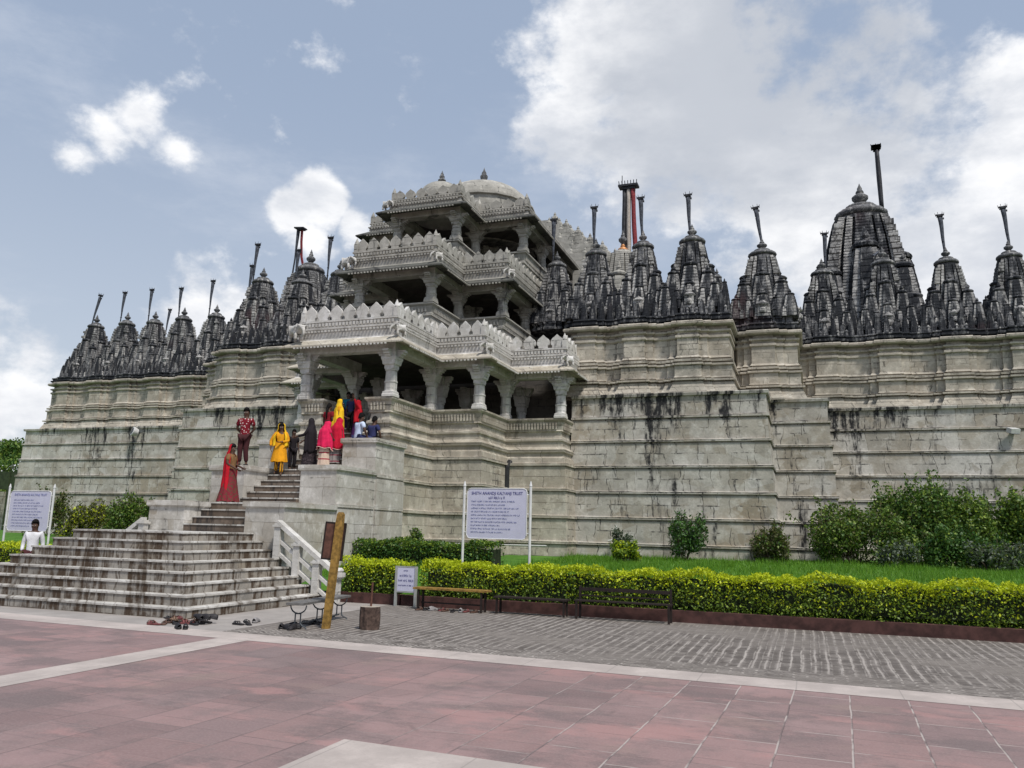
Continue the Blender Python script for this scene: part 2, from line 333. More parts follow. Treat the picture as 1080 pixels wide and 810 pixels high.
L_HEDGE = leaf_mat('hedge leaf', (.065,.12,.015), (.135,.215,.024), (.25,.34,.03))
L_DARK = leaf_mat('dark hedge leaf', (.022,.065,.014), (.05,.13,.024), (.10,.20,.04))
L_BUSH = leaf_mat('bush leaf', (.036,.09,.016), (.10,.18,.03), (.24,.32,.055))
L_OLIVE = leaf_mat('olive bush leaf', (.035,.045,.014), (.075,.085,.026), (.15,.14,.05))
L_GREY = leaf_mat('grey green leaf', (.045,.065,.045), (.09,.12,.08), (.14,.17,.12))
L_GRASS = leaf_mat('grass blade', (.055,.15,.010), (.11,.26,.02), (.20,.36,.035), trans=.35)
M_TWIG = simple('twig bark', (.09,.065,.045), .9, .3, 20)
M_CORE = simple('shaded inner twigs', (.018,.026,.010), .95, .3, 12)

def leaves(C, size, up=.3, aspect=.55):
    """one folded four-corner leaf per centre"""
    N = len(C); d = rng.normal(size=(N,3)); d[:,2] = d[:,2]*.7 + up; d /= np.linalg.norm(d, axis=1)[:,None]
    a = rng.normal(size=(N,3)); t = np.cross(d, a); t /= np.linalg.norm(t, axis=1)[:,None]; s = np.cross(d, t)
    sz = (size*(.6+.8*rng.random(N)))[:,None]
    return np.stack([C - t*sz, C + s*sz*aspect + d*sz*.18, C + t*sz, C - s*sz*aspect + d*sz*.18], axis=1)

def hedge(name, x0, x1, y0, y1, z0, z1, nf, size, mats, label, group, bright=.85, cat='hedge'):
    root = empty(name, ((x0+x1)/2, (y0+y1)/2, z0-.01), label=label, cat=cat, group=group)
    L = x1-x0; N = int(nf*L)
    P = rng.random((N,3)); side = rng.random(N)
    X = x0 + P[:,0]*L
    nz = .5+.5*np.sin(X*1.9+.6*np.sin(X*4.7))*np.sin(X*.83+2)
    bump = .03*np.sin(X*17.3)*np.sin(X*3.1)+.05*np.sin(X*2.3+1)+.045*np.sin(X*5.1)+.03*np.sin(X*11.)
    zt = z1 + bump*.8
    top = side < .42
    dep = np.abs(rng.normal(size=N))*.07
    Y = np.where(top, y0 + P[:,1]*(y1-y0), y0 + dep + .05*np.sin(X*3.7) - .03*rng.random(N))
    back = (side > .86); Y = np.where(back, y1 - dep, Y)
    zz = z0 + P[:,2]**.85*(zt-z0)
    Z = np.where(top, zt - dep*.9 + .05*rng.random(N)**3, zz)
    rnd = rng.random(N); Y += np.where(top, 0, .10*(np.clip((Z-z1+.25)/.25, 0, 1)**2))
    endm = rng.random(N) < .02; X = np.where(endm, np.where(rng.random(N) < .5, x0, x1) + .05*rng.normal(size=N), X)
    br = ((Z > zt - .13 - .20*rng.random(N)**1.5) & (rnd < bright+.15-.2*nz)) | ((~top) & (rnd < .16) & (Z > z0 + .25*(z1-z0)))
    keep = ~((~top) & (rng.random(N) < .55*(np.sin(X*3.3)*np.sin(Z*9+X*1.7) > .45)))
    X, Y, Z, br = X[keep], Y[keep], Z[keep], br[keep]; N = len(X)
    C = np.stack([X, Y, Z], 1) - np.array([(x0+x1)/2, (y0+y1)/2, z0-.01])
    V = leaves(C, np.full(N, size), .8)
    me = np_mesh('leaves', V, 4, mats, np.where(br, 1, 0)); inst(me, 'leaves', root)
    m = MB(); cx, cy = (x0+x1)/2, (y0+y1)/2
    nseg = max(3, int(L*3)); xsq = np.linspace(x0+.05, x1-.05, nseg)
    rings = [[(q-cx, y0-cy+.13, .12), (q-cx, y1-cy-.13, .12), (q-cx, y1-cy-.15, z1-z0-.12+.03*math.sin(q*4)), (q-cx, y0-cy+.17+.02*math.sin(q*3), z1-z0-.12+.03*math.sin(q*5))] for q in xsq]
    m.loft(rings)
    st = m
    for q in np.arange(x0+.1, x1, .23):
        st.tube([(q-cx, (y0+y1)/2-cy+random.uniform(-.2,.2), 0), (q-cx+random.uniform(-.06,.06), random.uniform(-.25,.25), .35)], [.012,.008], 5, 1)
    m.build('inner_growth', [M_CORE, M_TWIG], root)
    return root
GH = 'hedges along the front of the lawn'
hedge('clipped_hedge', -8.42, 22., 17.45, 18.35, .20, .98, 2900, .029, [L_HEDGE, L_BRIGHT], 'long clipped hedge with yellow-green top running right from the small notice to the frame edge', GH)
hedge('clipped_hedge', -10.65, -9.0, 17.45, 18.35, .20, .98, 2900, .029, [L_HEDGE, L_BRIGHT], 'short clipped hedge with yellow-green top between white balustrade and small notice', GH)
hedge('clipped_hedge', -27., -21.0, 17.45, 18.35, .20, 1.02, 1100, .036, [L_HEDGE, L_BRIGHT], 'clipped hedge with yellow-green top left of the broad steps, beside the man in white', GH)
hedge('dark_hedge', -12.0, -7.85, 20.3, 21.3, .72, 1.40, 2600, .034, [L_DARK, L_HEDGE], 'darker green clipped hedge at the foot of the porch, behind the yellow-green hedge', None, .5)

M_KERB = simple('red brown kerb', (.062,.028,.024), .85, .4, 5)
b = MB(); b.box(-8.9, 30, 17.32, 17.62, 0, .235); b.box(-10.75, -8.95, 17.34, 17.62, 0, .235); tag(b.build('planter_kerb', M_KERB), 'low red-brown kerb wall under the front hedge', 'kerb')
b = MB(); b.box(-40, -20.6, 17.36, 17.62, 0, .235); tag(b.build('planter_kerb', M_KERB), 'low red-brown kerb wall under the hedge left of the steps', 'kerb')

# grass
def grass_field():
    n = 90000
    X = rng.uniform(-12., 13., n); Y = 18.4 + 13*rng.random(n)**1.1
    keep = ~((X < -8.0) & (Y > 22.2)); X, Y = X[keep], Y[keep]
    Xl = rng.uniform(-30., -16.6, 14000); Yl = 18.4 + 15*rng.random(14000)
    X = np.concatenate([X, Xl]); Y = np.concatenate([Y, Yl]); n = len(X)
    Z = np.interp(Y, [17.62, 19, 24, 30, 36], [.22, .66, .82, .94, 1.0])
    h = .05 + .10*rng.random(n)**1.5; w = .008
    h *= 1 + .8*(np.sin(X*1.7)*np.sin(Y*1.3) > .35)
    a = rng.uniform(0, 2*np.pi, n); lean = rng.normal(size=(n,2))*.045
    P0 = np.stack([X-np.cos(a)*w, Y-np.sin(a)*w, Z], 1); P1 = np.stack([X+np.cos(a)*w, Y+np.sin(a)*w, Z], 1)
    P2 = np.stack([X+lean[:,0], Y+lean[:,1], Z+h], 1)
    me = np_mesh('grass', np.stack([P0,P1,P2], 1), 3, [L_GRASS]); return inst(me, 'grass', kind='stuff')
grass_field()

def bush(name, loc, rx, ry, h, n, size, mats, label, group=None, lumps=9, stems=14, shoots=0, cat='bush', seed=1, low=.05):
    rs = np.random.default_rng(seed); root = empty(name, loc, label=label, cat=cat, group=group)
    cs = []
    for i in range(lumps):
        a = rs.uniform(0, 2*np.pi); q = rs.uniform(.1, .75); zz = rs.uniform(.16, .80)
        cs.append((q*rx*math.cos(a), q*ry*math.sin(a), h*zz*(1-.35*q), rs.uniform(.22, .42)))
    per = n//lumps; C = []; st = MB()
    for (x, y, z, r) in cs:
        d = rs.normal(size=(per,3)); d /= np.linalg.norm(d, axis=1)[:,None]; rr = (.35+.65*rs.random(per)**.5)*r
        C.append(np.stack([x + d[:,0]*rr*rx, y + d[:,1]*rr*ry, np.maximum(low, z + d[:,2]*rr*h*.9)], 1))
        st.tube([(x*.15, y*.15, -.05), (x*.5, y*.5, z*.5), (x, y, z)], [.022, .016, .007], 5)
        for k in range(stems//3):
            e = Vector((x, y, z)) + Vector((rs.normal()*r*rx*.6, rs.normal()*r*ry*.6, rs.normal()*r*h*.5+.1))
            st.tube([(x*.6, y*.6, z*.6), e], [.010, .004], 4)
    # sprigs that stick out of the outline
    for k in range(30+shoots):
        x, y, z, r = cs[k % len(cs)]; L = rs.uniform(.12, .48)*h*(.6 if k >= shoots else 1.0)
        e = Vector((x + rs.normal()*.2*rx, y + rs.normal()*.2*ry, z + r*h*.6 + L)); s0 = Vector((x, y, z)); m = 46
        st.tube([s0, s0.lerp(e, .5), e], [.010, .008, .003], 4)
        t = rs.random(m); C.append(np.array(s0)[None]*(1-t[:,None]) + np.array(e)[None]*t[:,None] + rs.normal(size=(m,3))*.055)
    C = np.concatenate(C); V = leaves(C, np.full(len(C), size), .35)
    inst(np_mesh('foliage', V, 4, mats, (rs.random(len(C)) < .22).astype(int) if len(mats) > 1 else None), 'foliage', root)
    st.build('stems', M_TWIG, root); return root
GB = 'bushes along the foot of the temple wall'
bush('shrub', (1.6,30.6,.93), 2.0, 1.3, 2.25, 10500, .055, [L_BUSH, L_OLIVE], 'dark green bush, left end of the thick planting under the right wall', GB, seed=2, lumps=15)
bush('shrub', (3.6,31.2,.93), 2.0, 1.3, 3.1, 14000, .058, [L_BUSH, L_DARK], 'tallest dark bush with one long leafy shoot above the thick planting', GB, seed=3, lumps=18, shoots=3)
bush('shrub', (5.7,31.,.93), 2.0, 1.3, 2.7, 13500, .056, [L_BUSH, L_HEDGE], 'mid green bush below the right floodlight', GB, seed=4, lumps=17)
bush('shrub', (7.9,30.3,.93), 2.0, 1.4, 2.9, 13500, .058, [L_BUSH, L_HEDGE], 'bright-topped green bush at the right frame edge', GB, seed=5, lumps=16)
bush('shrub', (4.6,29.8,.93), 1.7, 1.0, 1.5, 8000, .052, [L_DARK, L_BUSH], 'low dark bush filling the middle of the thick planting', GB, seed=17, lumps=14)
bush('shrub', (10.4,30.5,.93), 1.9, 1.3, 2.4, 4000, .066, [L_DARK, L_HEDGE], 'green bush beyond the right frame edge', GB, seed=15, lumps=9)
bush('low_shrub', (2.5,28.8,.9), .75, .6, .78, 1700, .05, [L_GREY, L_HEDGE], 'low pale-leaved shrub in front of the thick planting, the left one of two', GB, seed=6, lumps=6)
bush('low_shrub', (5.2,28.6,.9), 1.0, .7, .95, 2200, .05, [L_GREY, L_BUSH], 'low pale-leaved shrub in front of the thick planting, the right one of two', GB, seed=7, lumps=7)
bush('low_shrub', (-1.15,29.,.9), 1.0, .7, 1.35, 3600, .048, [L_OLIVE, L_BUSH], 'twiggy olive-brown bush in front of the narrow wall projection', GB, seed=8, lumps=9, stems=40)
bush('low_shrub', (-4.0,28.4,.9), .85, .6, 1.5, 2200, .052, [L_DARK, L_GREY], 'grey-green bush standing alone against the middle wall', GB, seed=9, lumps=7, stems=24)
bush('low_shrub', (-5.4,26.,.85), .55, .5, .62, 1100, .05, [L_HEDGE, L_BRIGHT], 'small yellow-green shrub on the lawn beside the porch corner', GB, seed=10, lumps=5)
bush('low_shrub', (-5.9,27.2,.88), .5, .4, 1.0, 420, .045, [L_GREY], 'thin grey-leaved sapling against the porch corner', GB, seed=11, lumps=5, stems=20)
bush('climbing_weed', (-10.9,22.0,.8), .32, .2, 1.1, 420, .04, [L_BUSH, L_GREY], 'thin weed growing up the porch base behind the dark hedge', None, seed=12, lumps=5, cat='plant')
bush('shrub', (-32.3,30.,.9), 1.7, 1.2, 1.75, 5200, .06, [L_OLIVE, L_BRIGHT], 'rounded yellow-green bush behind the left notice board', GB, seed=13, lumps=10)
bush('shrub', (-29.6,30.,.9), 1.5, 1.2, 2.0, 4200, .06, [L_BUSH, L_OLIVE], 'spiky dark bush between left notice board and the steps', GB, seed=14, lumps=10, stems=30)
bush('shrub', (-36.,31.,.9), 1.3, 1.2, 2.2, 2600, .06, [L_OLIVE, L_BUSH], 'olive bush at the left frame edge below the tree', GB, seed=16, lumps=8)

def tree(name, loc, h, cr, n, mats, label, group, seed):
    rs = np.random.default_rng(seed); root = empty(name, loc, label=label, cat='tree', group=group)
    tb = MB(); tb.tube([(0,0,-.3),(.15,0,h*.25),(.1,.1,h*.5),(0,0,h*.85)], [.32,.25,.18,.05], 10); C = []
    for i in range(26):
        a = rs.uniform(0, 2*np.pi); q = rs.uniform(.25, .9); z = h*rs.uniform(.3, .95); sh = math.sin(min(1, max(.15, (h*1.02-z)/(h*.7)))*math.pi*.55)
        c = np.array([q*cr*sh*math.cos(a), q*cr*sh*math.sin(a), z]); r = rs.uniform(.18, .34)*cr
        tb.tube([(0,0,z*.7), Vector(c)*.6 + Vector((0,0,z*.35)), Vector(c)], [.10,.06,.02], 6)
        d = rs.normal(size=(n//26,3)); d /= np.linalg.norm(d, axis=1)[:,None]
        C.append(c + d*(r*(.4+.6*rs.random(len(d))**.5))[:,None]*np.array([1,1,.8]))
    C = np.concatenate(C); inst(np_mesh('crown', leaves(C, np.full(len(C), .17), .3), 4, mats, (rs.random(len(C)) < .3).astype(int)), 'crown', root)
    tb.build('trunk', M_TWIG, root); return root
GT = 'trees beyond the left end of the temple'
tree('leafy_tree', (-77.5,58,0), 10.2, 4.2, 9000, [L_BUSH, L_HEDGE], 'broad green tree beyond the left corner of the temple wall', GT, 21)
tree('leafy_tree', (-84,66,0), 10.5, 5., 7000, [L_BUSH, L_DARK], 'dark tree at the left frame edge, behind the broad green tree', GT, 22)
tree('leafy_tree', (-66,62,0), 8.0, 3.6, 5000, [L_BUSH, L_HEDGE], 'lower green tree half hidden by the left corner of the wall', GT, 23)
M_DKGREEN = simple('dark green screen', (.035,.05,.022), .8, .3, 4)
b = MB(); b.box(-60, -48.6, 40.2, 40.35, 3.7, 4.9); 
for q in np.arange(-60, -48.5, 1.9): b.box(q, q+.08, 40.1, 40.19, .9, 4.95)
tag(b.build('green_screen_fence', M_DKGREEN), 'dark green screen fence left of the temple wall', 'fence')
b = MB(); b.box(-62, -46., 41.5, 41.9, .5, 3.6); tag(b.build('boundary_wall', M_PLINTH), 'low grey boundary wall behind the green screen', 'wall')

# ------------------------------------------------------------------ the temple
AX = -14.2
temple = empty('stone_temple', (AX, 30, 0), label='weathered marble temple with three-storey pillared porch and rows of blackened spires', cat='temple')
temple.location = (0, 0, 0)
def part(b, name, mats, parent=None, smooth=False): return b.build(name, mats, parent or temple, smooth)

COURSES = [1.39, 2.33, 3.27, 4.23, 5.18, 6.08]
def plinth_prof(ztop=6.97, bat=.055, zb=.3, cap=True):
    p = []; off = bat*len(COURSES)
    p.append((off+.05, zb))
    for i, z in enumerate(COURSES):
        o = off - i*bat
        p += [(o+.01, z-.12), (o-.05, z-.115), (o-.05, z-.055), (o+.06, z-.05), (o+.06, z+.03), (o-bat+.02, z+.055)]
    p += [(.015, ztop-.14), (.10, ztop-.12), (.12, ztop-.02), (.10, ztop), (-.6, ztop+.005)]
    return p
PW = plinth_prof()
# left and right terrace walls, built as stepped blocks with their roofs
def terrace(path, roof):
    b = MB(); b.sweep(path, PW); b.poly(roof, 6.955); return part(b, 'terrace_wall', M_PLINTH)
terrace([(-43.1,75),(-43.1,35),(-29.25,35),(-29.25,32.3),(-27.15,32.3),(-27.15,30),(-19.95,30)], [(-43.1,75),(-43.1,35),(-29.25,35),(-29.25,32.3),(-27.15,32.3),(-27.15,30),(-19.95,30),(-19.95,75)])
terrace([(-8.42,30),(-1.25,30),(-1.25,32.3),(.85,32.3),(.85,35),(14.8,35),(14.8,75)], [(-8.42,30),(-1.25,30),(-1.25,32.3),(.85,32.3),(.85,35),(14.8,35),(14.8,75),(-8.42,75)])

# shrine walls over the terrace: sloped foot, triple band, wall, heavy cornice
SH = [(.34,6.95),(.34,7.02),(.20,7.32),(.20,7.40),(.12,7.405),(.12,7.45),(.27,7.455),(.27,7.52),(.11,7.525),(.11,7.57),(.17,7.58),(.13,7.64),(.13,8.02),(.13,8.03),(.20,8.06),(.20,8.13),(.06,8.135),(.06,8.19),(.17,8.20),(.17,8.28),(.04,8.285),(.04,8.34),(.11,8.35),(.06,8.42),(.04,8.47),
      (.04,9.10),(.10,9.14),(.10,9.22),(.03,9.25),(.03,9.33),(.12,9.37),(.12,9.43),(.05,9.46),(-.02,9.465),(-.02,9.58),(.19,9.60),(.235,9.645),(.24,9.71),(.20,9.76)]
SH2 = [(.20,9.76),(.06,9.77),(.08,9.82),(.15,9.85),(.15,9.93),(.07,9.95),(.07,10.0),(.12,10.03),(.10,10.09),(.0,10.1),(-.4,10.11)]
def pil(x0, x1, y, cs, hw=.36, d1=.12, d2=.16):
    pts = [(x0, y)]
    for c in cs:
        for dx, dd in ((-hw-.30,0),(-hw-.30,d1),(-hw,d1),(-hw,d1+d2),(hw,d1+d2),(hw,d1),(hw+.30,d1),(hw+.30,0)): pts.append((c+dx, y-dd))
    pts.append((x1, y)); return pts
def shrine(path, roof):
    b = MB(); b.sweep(path, SH, mat=0); b.sweep(path, SH2, mat=1); b.poly(roof, 10.05, 1); return part(b, 'shrine_wall', [M_SHRINE, M_SPIRE])
shrine(pil(-8.6,-2.55,30.6,[-8.0,-6.05,-4.0]) + [(-2.55,33.2)], [(-8.6,30.6),(-2.55,30.6),(-2.55,40),(-8.6,40)])
shrine([(-2.60,33.3)] + pil(-2.35,-.15,32.75,[-1.38],hw=.40) + [(-.15,35.6)], [(-2.6,32.75),(-.15,32.75),(-.15,40),(-2.6,40)])
RWC = [1.0, 3.4, 5.8, 8.1, 10.5, 12.9]
shrine(pil(-.25,14.6,35.6,RWC) + [(14.6,60)], [(-.25,35.6),(14.6,35.6),(14.6,60),(-.25,60)])
shrine([(-26.0,36)] + pil(-26.0,-19.8,30.6,[-25.0,-22.65,-20.4]), [(-26,30.6),(-19.8,30.6),(-19.8,40),(-26,40)])
shrine([(-28.3,35.6)] + pil(-28.3,-26.1,32.75,[-27.1],hw=.40), [(-28.3,32.75),(-26.1,32.75),(-26.1,40),(-28.3,40)])
LWC = [-41.0, -38.5, -36.4, -34.2, -31.9, -29.6]
shrine([(-42.1,60)] + pil(-42.1,-28.2,35.6,LWC[:6]), [(-42.1,60),(-42.1,35.6),(-28.2,35.6),(-28.2,60)])

# ------------------------------------------------------------------ spires
def plan5(k=1.0):
    side = [(-.82,.82),(-.60,.82),(-.585,.70),(-.545,.70),(-.53,.91),(-.34,.91),(-.325,.78),(-.275,.78),(-.26,1.0),(.26,1.0),(.275,.78),(.325,.78),(.34,.91),(.53,.91),(.545,.70),(.585,.70),(.60,.82)]
    pts = []
    for q in range(4):
        c, s = math.cos(q*math.pi/2), math.sin(q*math.pi/2)
        for t, d in side: pts.append((t*c + d*s, t*s - d*c))
    return pts
def plan3():
    side = [(-.8,.8),(-.42,.8),(-.40,1.0),(.40,1.0),(.42,.8)]; pts = []
    for q in range(4):
        c, s = math.cos(q*math.pi/2), math.sin(q*math.pi/2)
        for t, d in side: pts.append((t*c + d*s, t*s - d*c))
    return pts
PL5, PL3 = plan5(), plan3()
def shaft(b, cx, cy, z0, z1, h0, h1, layers, plan, pw=1.75, mat=0, notch=.975, cap=True, rib=None):
    rings = []
    for i in range(layers):
        t0, t1 = i/layers, (i+1)/layers; s0 = h0 - (h0-h1)*t0**pw; s1 = h0 - (h0-h1)*t1**pw; dz = (z1-z0)/layers; z = z0 + i*dz
        for zz, s in ((z, s0), (z+.60*dz, (s0*.4+s1*.6)), (z+.66*dz, (s0*.35+s1*.65)*notch), (z+.98*dz, s1*notch)):
            rings.append([(cx+p[0]*s, cy+p[1]*s, zz) for p in plan])
    b.loft(rings, mat)
    if rib:
        n = len(plan); base = len(b.m) - 2 - (len(rings)-1)*n
        for i in range(len(rings)-1):
            for j in range(n):
                if j % (n//4) in rib: b.m[base+i*n+j] = 1
    if cap:
        r = h1
        b.lathe([(r*.55,0),(r*.6,r*.15),(r*1.05,r*.25),(r*1.12,r*.5),(r*.9,r*.75),(r*.4,r*.9),(r*.28,r*1.1),(r*.42,r*1.35),(r*.3,r*1.7),(r*.05,r*2.3)], (cx, cy, z1-.01), 12, mat)
def spire_mesh(name, Ht=3.35, hw=.98, lay=22, sd=0, m0=.78, m1=.44, pw=1.7, uk=1.0, ud=1.0):
    rs = random.Random(sd); b = MB()
    # moulded foot
    rings = []
    for o, z in ((1.12,0),(1.12,.10),(1.04,.14),(1.04,.24),(1.10,.28),(1.10,.36),(1.0,.42)): rings.append([(p[0]*hw*o, p[1]*hw*o, z) for p in PL5])
    b.loft(rings)
    shaft(b, 0, 0, .4, Ht, hw*m0, hw*m1, lay, PL5, pw, cap=False, notch=.985, rib=(0,16,4) if sd % 2 == 0 else (0,16))
    jit = lambda a: a*uk*(1+.09*(rs.random()-.5))
    for q in range(4):
        c, s = math.cos(q*math.pi/2), math.sin(q*math.pi/2)
        def W(t, d): return (t*c + d*s, t*s - d*c)
        x, y = W(0, .50*ud*hw); shaft(b, x, y, .4, jit(Ht*.70), hw*.44, hw*.25, 14, PL3, 1.9, rib=(0,4))
        x, y = W(0, .82*hw); shaft(b, x, y, .4, jit(Ht*.42), hw*.31, hw*.17, 9, PL3, 1.9, rib=(2,) if q % 2 else (0,4))
        for sg in (-1, 1):
            x, y = W(sg*.58*ud**.5*hw, .58*ud**.5*hw)
            if sg > 0: shaft(b, x, y, .4, jit(Ht*.57), hw*.37, hw*.20, 11, PL3, 1.9, rib=(0,4))
            x, y = W(sg*.44*hw, .80*hw); shaft(b, x, y, .38, jit(Ht*.34), hw*.23, hw*.13, 7, PL3, 1.9, rib=(2,) if rs.random() < .5 else None)
            x, y = W(sg*.84*hw, .84*hw)
            if sg > 0: shaft(b, x, y, .35, jit(Ht*.37), hw*.25, hw*.14, 7, PL3, 1.9, rib=(0,4))
            x, y = W(sg*.66*hw, .95*hw); shaft(b, x, y, .33, jit(Ht*.23), hw*.15, hw*.08, 5, PL3, 1.9, rib=(2,))
            # standing pale blocks up the corner ribs
            if sg > 0:
                n = 11
                for k in range(n):
                    t = .40 + .52*k/(n-1); zz = .4 + (Ht-.4)*t; sc = hw*(m0-(m0-m1)*t**pw)
                    x, y = W(.77*sc, .77*sc); w = .25*hw*(1.15-.5*t)
                    if rs.random() < .9: b.bx((x, y, zz), (w, w, (Ht-.4)*.040), 1, q*math.pi/2)
        # niche with a small seated figure at the foot of each face
        x, y = W(0, 1.02*hw); b.bx((x, y, .62), (.30*hw, .22*hw, .5), 1, q*math.pi/2)
        b.lathe([(.09*hw,0),(.12*hw,.10),(.10*hw,.2),(.05*hw,.25),(.07*hw,.33),(.02,.40)], (*W(0, 1.10*hw), .5), 8, 1)
        x, y = W(0, 1.0*hw); b.lathe([(.2*hw,0),(.22*hw,.05),(.12*hw,.16),(.03*hw,.26)], (x, y, .86), 8, 1)
        # window-like dark recess framed by small posts half-way up the face
        for t in (-.13, .13): x, y = W(t*hw, .97*hw); b.bx((x, y, 1.05), (.05*hw, .06*hw, .42), 1, q*math.pi/2)
        for t in (-.72, -.36, .36, .72):
            x, y = W(t*hw, 1.0*hw); hgt = .34 + .16*rs.random(); b.lathe([(.075*hw,0),(.085*hw,.1),(.06*hw,hgt*.7),(.085*hw,hgt*.78),(.03*hw,hgt)], (x, y, .38), 6, 1 if rs.random() < .5 else 0)
    b.lathe([(m1*hw,-.03),(m1*hw,.05*hw),(.36*hw,.10*hw),(.30*hw,.2*hw)], (0,0,Ht-.02), 20)
    return b.mesh(name, [M_SPIRE, M_RIB])
def disc_mesh(name, r):
    b = MB(); b.lathe([(r*.75,0),(r*.95,r*.06),(r*1.0,r*.16),(r*.97,r*.28),(r*.84,r*.42),(r*.62,r*.50),(r*.56,r*.52),(r*.60,r*.60),(r*.54,r*.70),(r*.32,r*.78),(r*.2,r*.80)], n=40, rib=-.05)
    return b.mesh(name, [M_SPIREG], True)
def finial_mesh(name, r):
    b = MB(); b.lathe([(r*.45,0),(r*.30,r*.1),(r*.5,r*.25),(r*.95,r*.75),(r*.98,r*1.1),(r*.6,r*1.45),(r*.32,r*1.6),(r*.5,r*1.75),(r*.42,r*1.95),(r*.28,r*2.15),(r*.3,r*2.35),(r*.12,r*2.75),(r*.02,r*3.1)], n=14)
    return b.mesh(name, [M_SPIREG], True)
SP = [spire_mesh('spire_shape', sd=i) for i in range(5)]
SPL = spire_mesh('great_spire_shape', 3.35, .98, 40, 10, .95, .58, 2.2, 1.0, 1.36)
DM, FM = disc_mesh('ring_stone', .465), finial_mesh('pot_finial', .17)
nsp = 0
def spire(x, y, z, sx=1.0, sz=1.0, me=None):
    global nsp
    o = inst(me or SP[nsp % 5], 'spire', temple, (x, y, z), random.choice([0, 1, 2, 3])*math.pi/2, (sx, sx, sz)); nsp += 1
    d = inst(DM, 'ring_stone', o, (0, 0, 3.42), 0, (1.16, 1.16, 1.0) if me else None); f = inst(FM, 'finial', o, (0, 0, 3.42+.37))
    return o
Z0 = 10.05
SPIRES = {}
for key, x, y, sx, sz in [('r1',-9.78,32.2,.92,.86),('r2',-8.0,32.0,1.0,.94),('r3',-6.0,32.0,1.0,.98),('r4',-3.98,31.95,1.16,.98),('tower',-1.36,34.0,1.26,.95),
        ('rw1',1.02,37.1,1.06,.93),('rw2',3.5,37.1,1.06,1.0),('rw3',5.95,37.1,1.06,.95),('rw4',8.28,37.1,1.06,.96),('rw5',10.6,37.1,1.06,.96),
        ('lw1',-41.0,37.1,1.06,1.0),('lw2',-38.55,37.1,1.06,1.0),('lw3',-36.4,37.1,1.06,.98),('lw4',-34.25,37.1,1.06,1.0),('lw5',-31.9,37.1,1.06,1.0),('lw6',-29.4,37.1,1.0,.96),
        ('l1',-24.95,32.1,1.14,1.0),('l2',-22.65,32.1,1.12,.93),('l3',-20.55,32.1,1.0,1.0),('l4',-18.7,32.3,.92,.86),('ltower',-27.1,34.2,1.0,.80)]:
    SPIRES[key] = (spire(x, y, Z0, sx, sz), x, y, sx, sz)
# the smaller spire on the corner of the right shrine block
spire(-3.0, 31.6, Z0, .42, .50)
SPIRES['big'] = (spire(3.1, 42., Z0, 2.35, 2.18, SPL), 3.1, 42., 2.35, 2.18)
SPIRES['bigl'] = (spire(-25.3, 36.5, Z0, 1.5, 1.58, SPL), -25.3, 36.5, 1.5, 1.58)
# the pale spire with a gilded finial behind the front row
M_GOLD = simple('gilded finial', (.52,.24,.10), .5, .2, 10, .3)
o = spire(-7.75, 36.2, Z0, 1.25, 1.38, SPL); SPIRES['pale'] = (o, -7.75, 36.2, 1.25, 1.38)
f2 = FM.copy(); f2.materials.clear(); f2.materials.append(M_GOLD); o.children[1].data = f2
pm = SPL.copy(); pm.materials.clear(); pm.materials.append(M_MARBLE2); pm.materials.append(M_MARBLE); o.data = pm

# rows of little shrines that fill the roof edge between the spires
def pinnacles(segs):
    b = MB()
    for x0, x1, y in segs:
        n = int((x1-x0)/.34)
        for i in range(n):
            x = x0 + (i+.5)*(x1-x0)/n
            h = .55 + .35*random.random(); shaft(b, x, y, Z0-.05, Z0+h, .155, .06, 5, PL3, mat=0)
            if i % 2 == 0: h = 1.0 + .5*random.random(); shaft(b, x+.1, y+.42, Z0-.05, Z0+h, .23, .09, 8, PL3)
            if i % 3 == 0: h = 1.35 + .6*random.random(); shaft(b, x+.1, y+.95, Z0-.05, Z0+h, .30, .11, 9, PL3)
            if random.random() < .45: b.lathe([(.06,0),(.075,.08),(.05,.22),(.07,.28),(.02,.36)], (x+.16, y-.10, Z0), 6, 1)
    return part(b, 'roof_pinnacles', [M_SPIRE, M_SPIREP])
pinnacles([(-8.7,-2.6,30.75)]); pinnacles([(-2.4,-.2,32.95)]); pinnacles([(-.2,14.5,35.85)]); pinnacles([(-25.9,-19.8,30.75)]); pinnacles([(-42.0,-28.3,35.85)]); pinnacles([(-28.2,-26.1,32.95)])

# ------------------------------------------------------------------ porch
P1 = [(-19.9,31),(-19.9,28.8),(-17.7,28.8),(-17.7,26.1),(-15.83,26.1),(-15.83,23.05),(-12.57,23.05),(-12.57,26.1),(-10.7,26.1),(-10.7,28.8),(-8.5,28.8),(-8.5,31)]
BASE = [(.42,.3)]
for i, z in enumerate([1.39, 2.30, 3.28, 4.20]):
    o = .40 - i*.05; BASE += [(o, z-.09), (o-.035, z-.085), (o-.035, z-.045), (o+.055, z-.04), (o+.055, z+.05), (o-.045, z+.075)]
BASE += [(.19,4.45),(.13,4.50),(.13,4.62),(.19,4.66),(.21,4.76),(.10,4.83),(.05,4.88),(.05,5.05),(.10,5.09),(.10,5.16),(.02,5.20),(.0,5.28),(.0,5.42),(.06,5.46),(.04,5.50),(.10,5.80),(.14,5.84),(.17,5.88),(.17,5.94),(-.18,5.94),(-.18,5.0)]
b = MB()
b.sweep([(-19.9,31),(-19.9,28.8),(-17.7,28.8),(-17.7,26.1),(-15.83,26.1),(-15.83,23.05),(-15.14,23.05),(-15.14,25.9)], BASE)
b.sweep([(-13.26,25.9),(-13.26,23.05),(-12.57,23.05),(-12.57,26.1),(-10.7,26.1),(-10.7,28.8),(-8.5,28.8),(-8.5,31)], BASE)
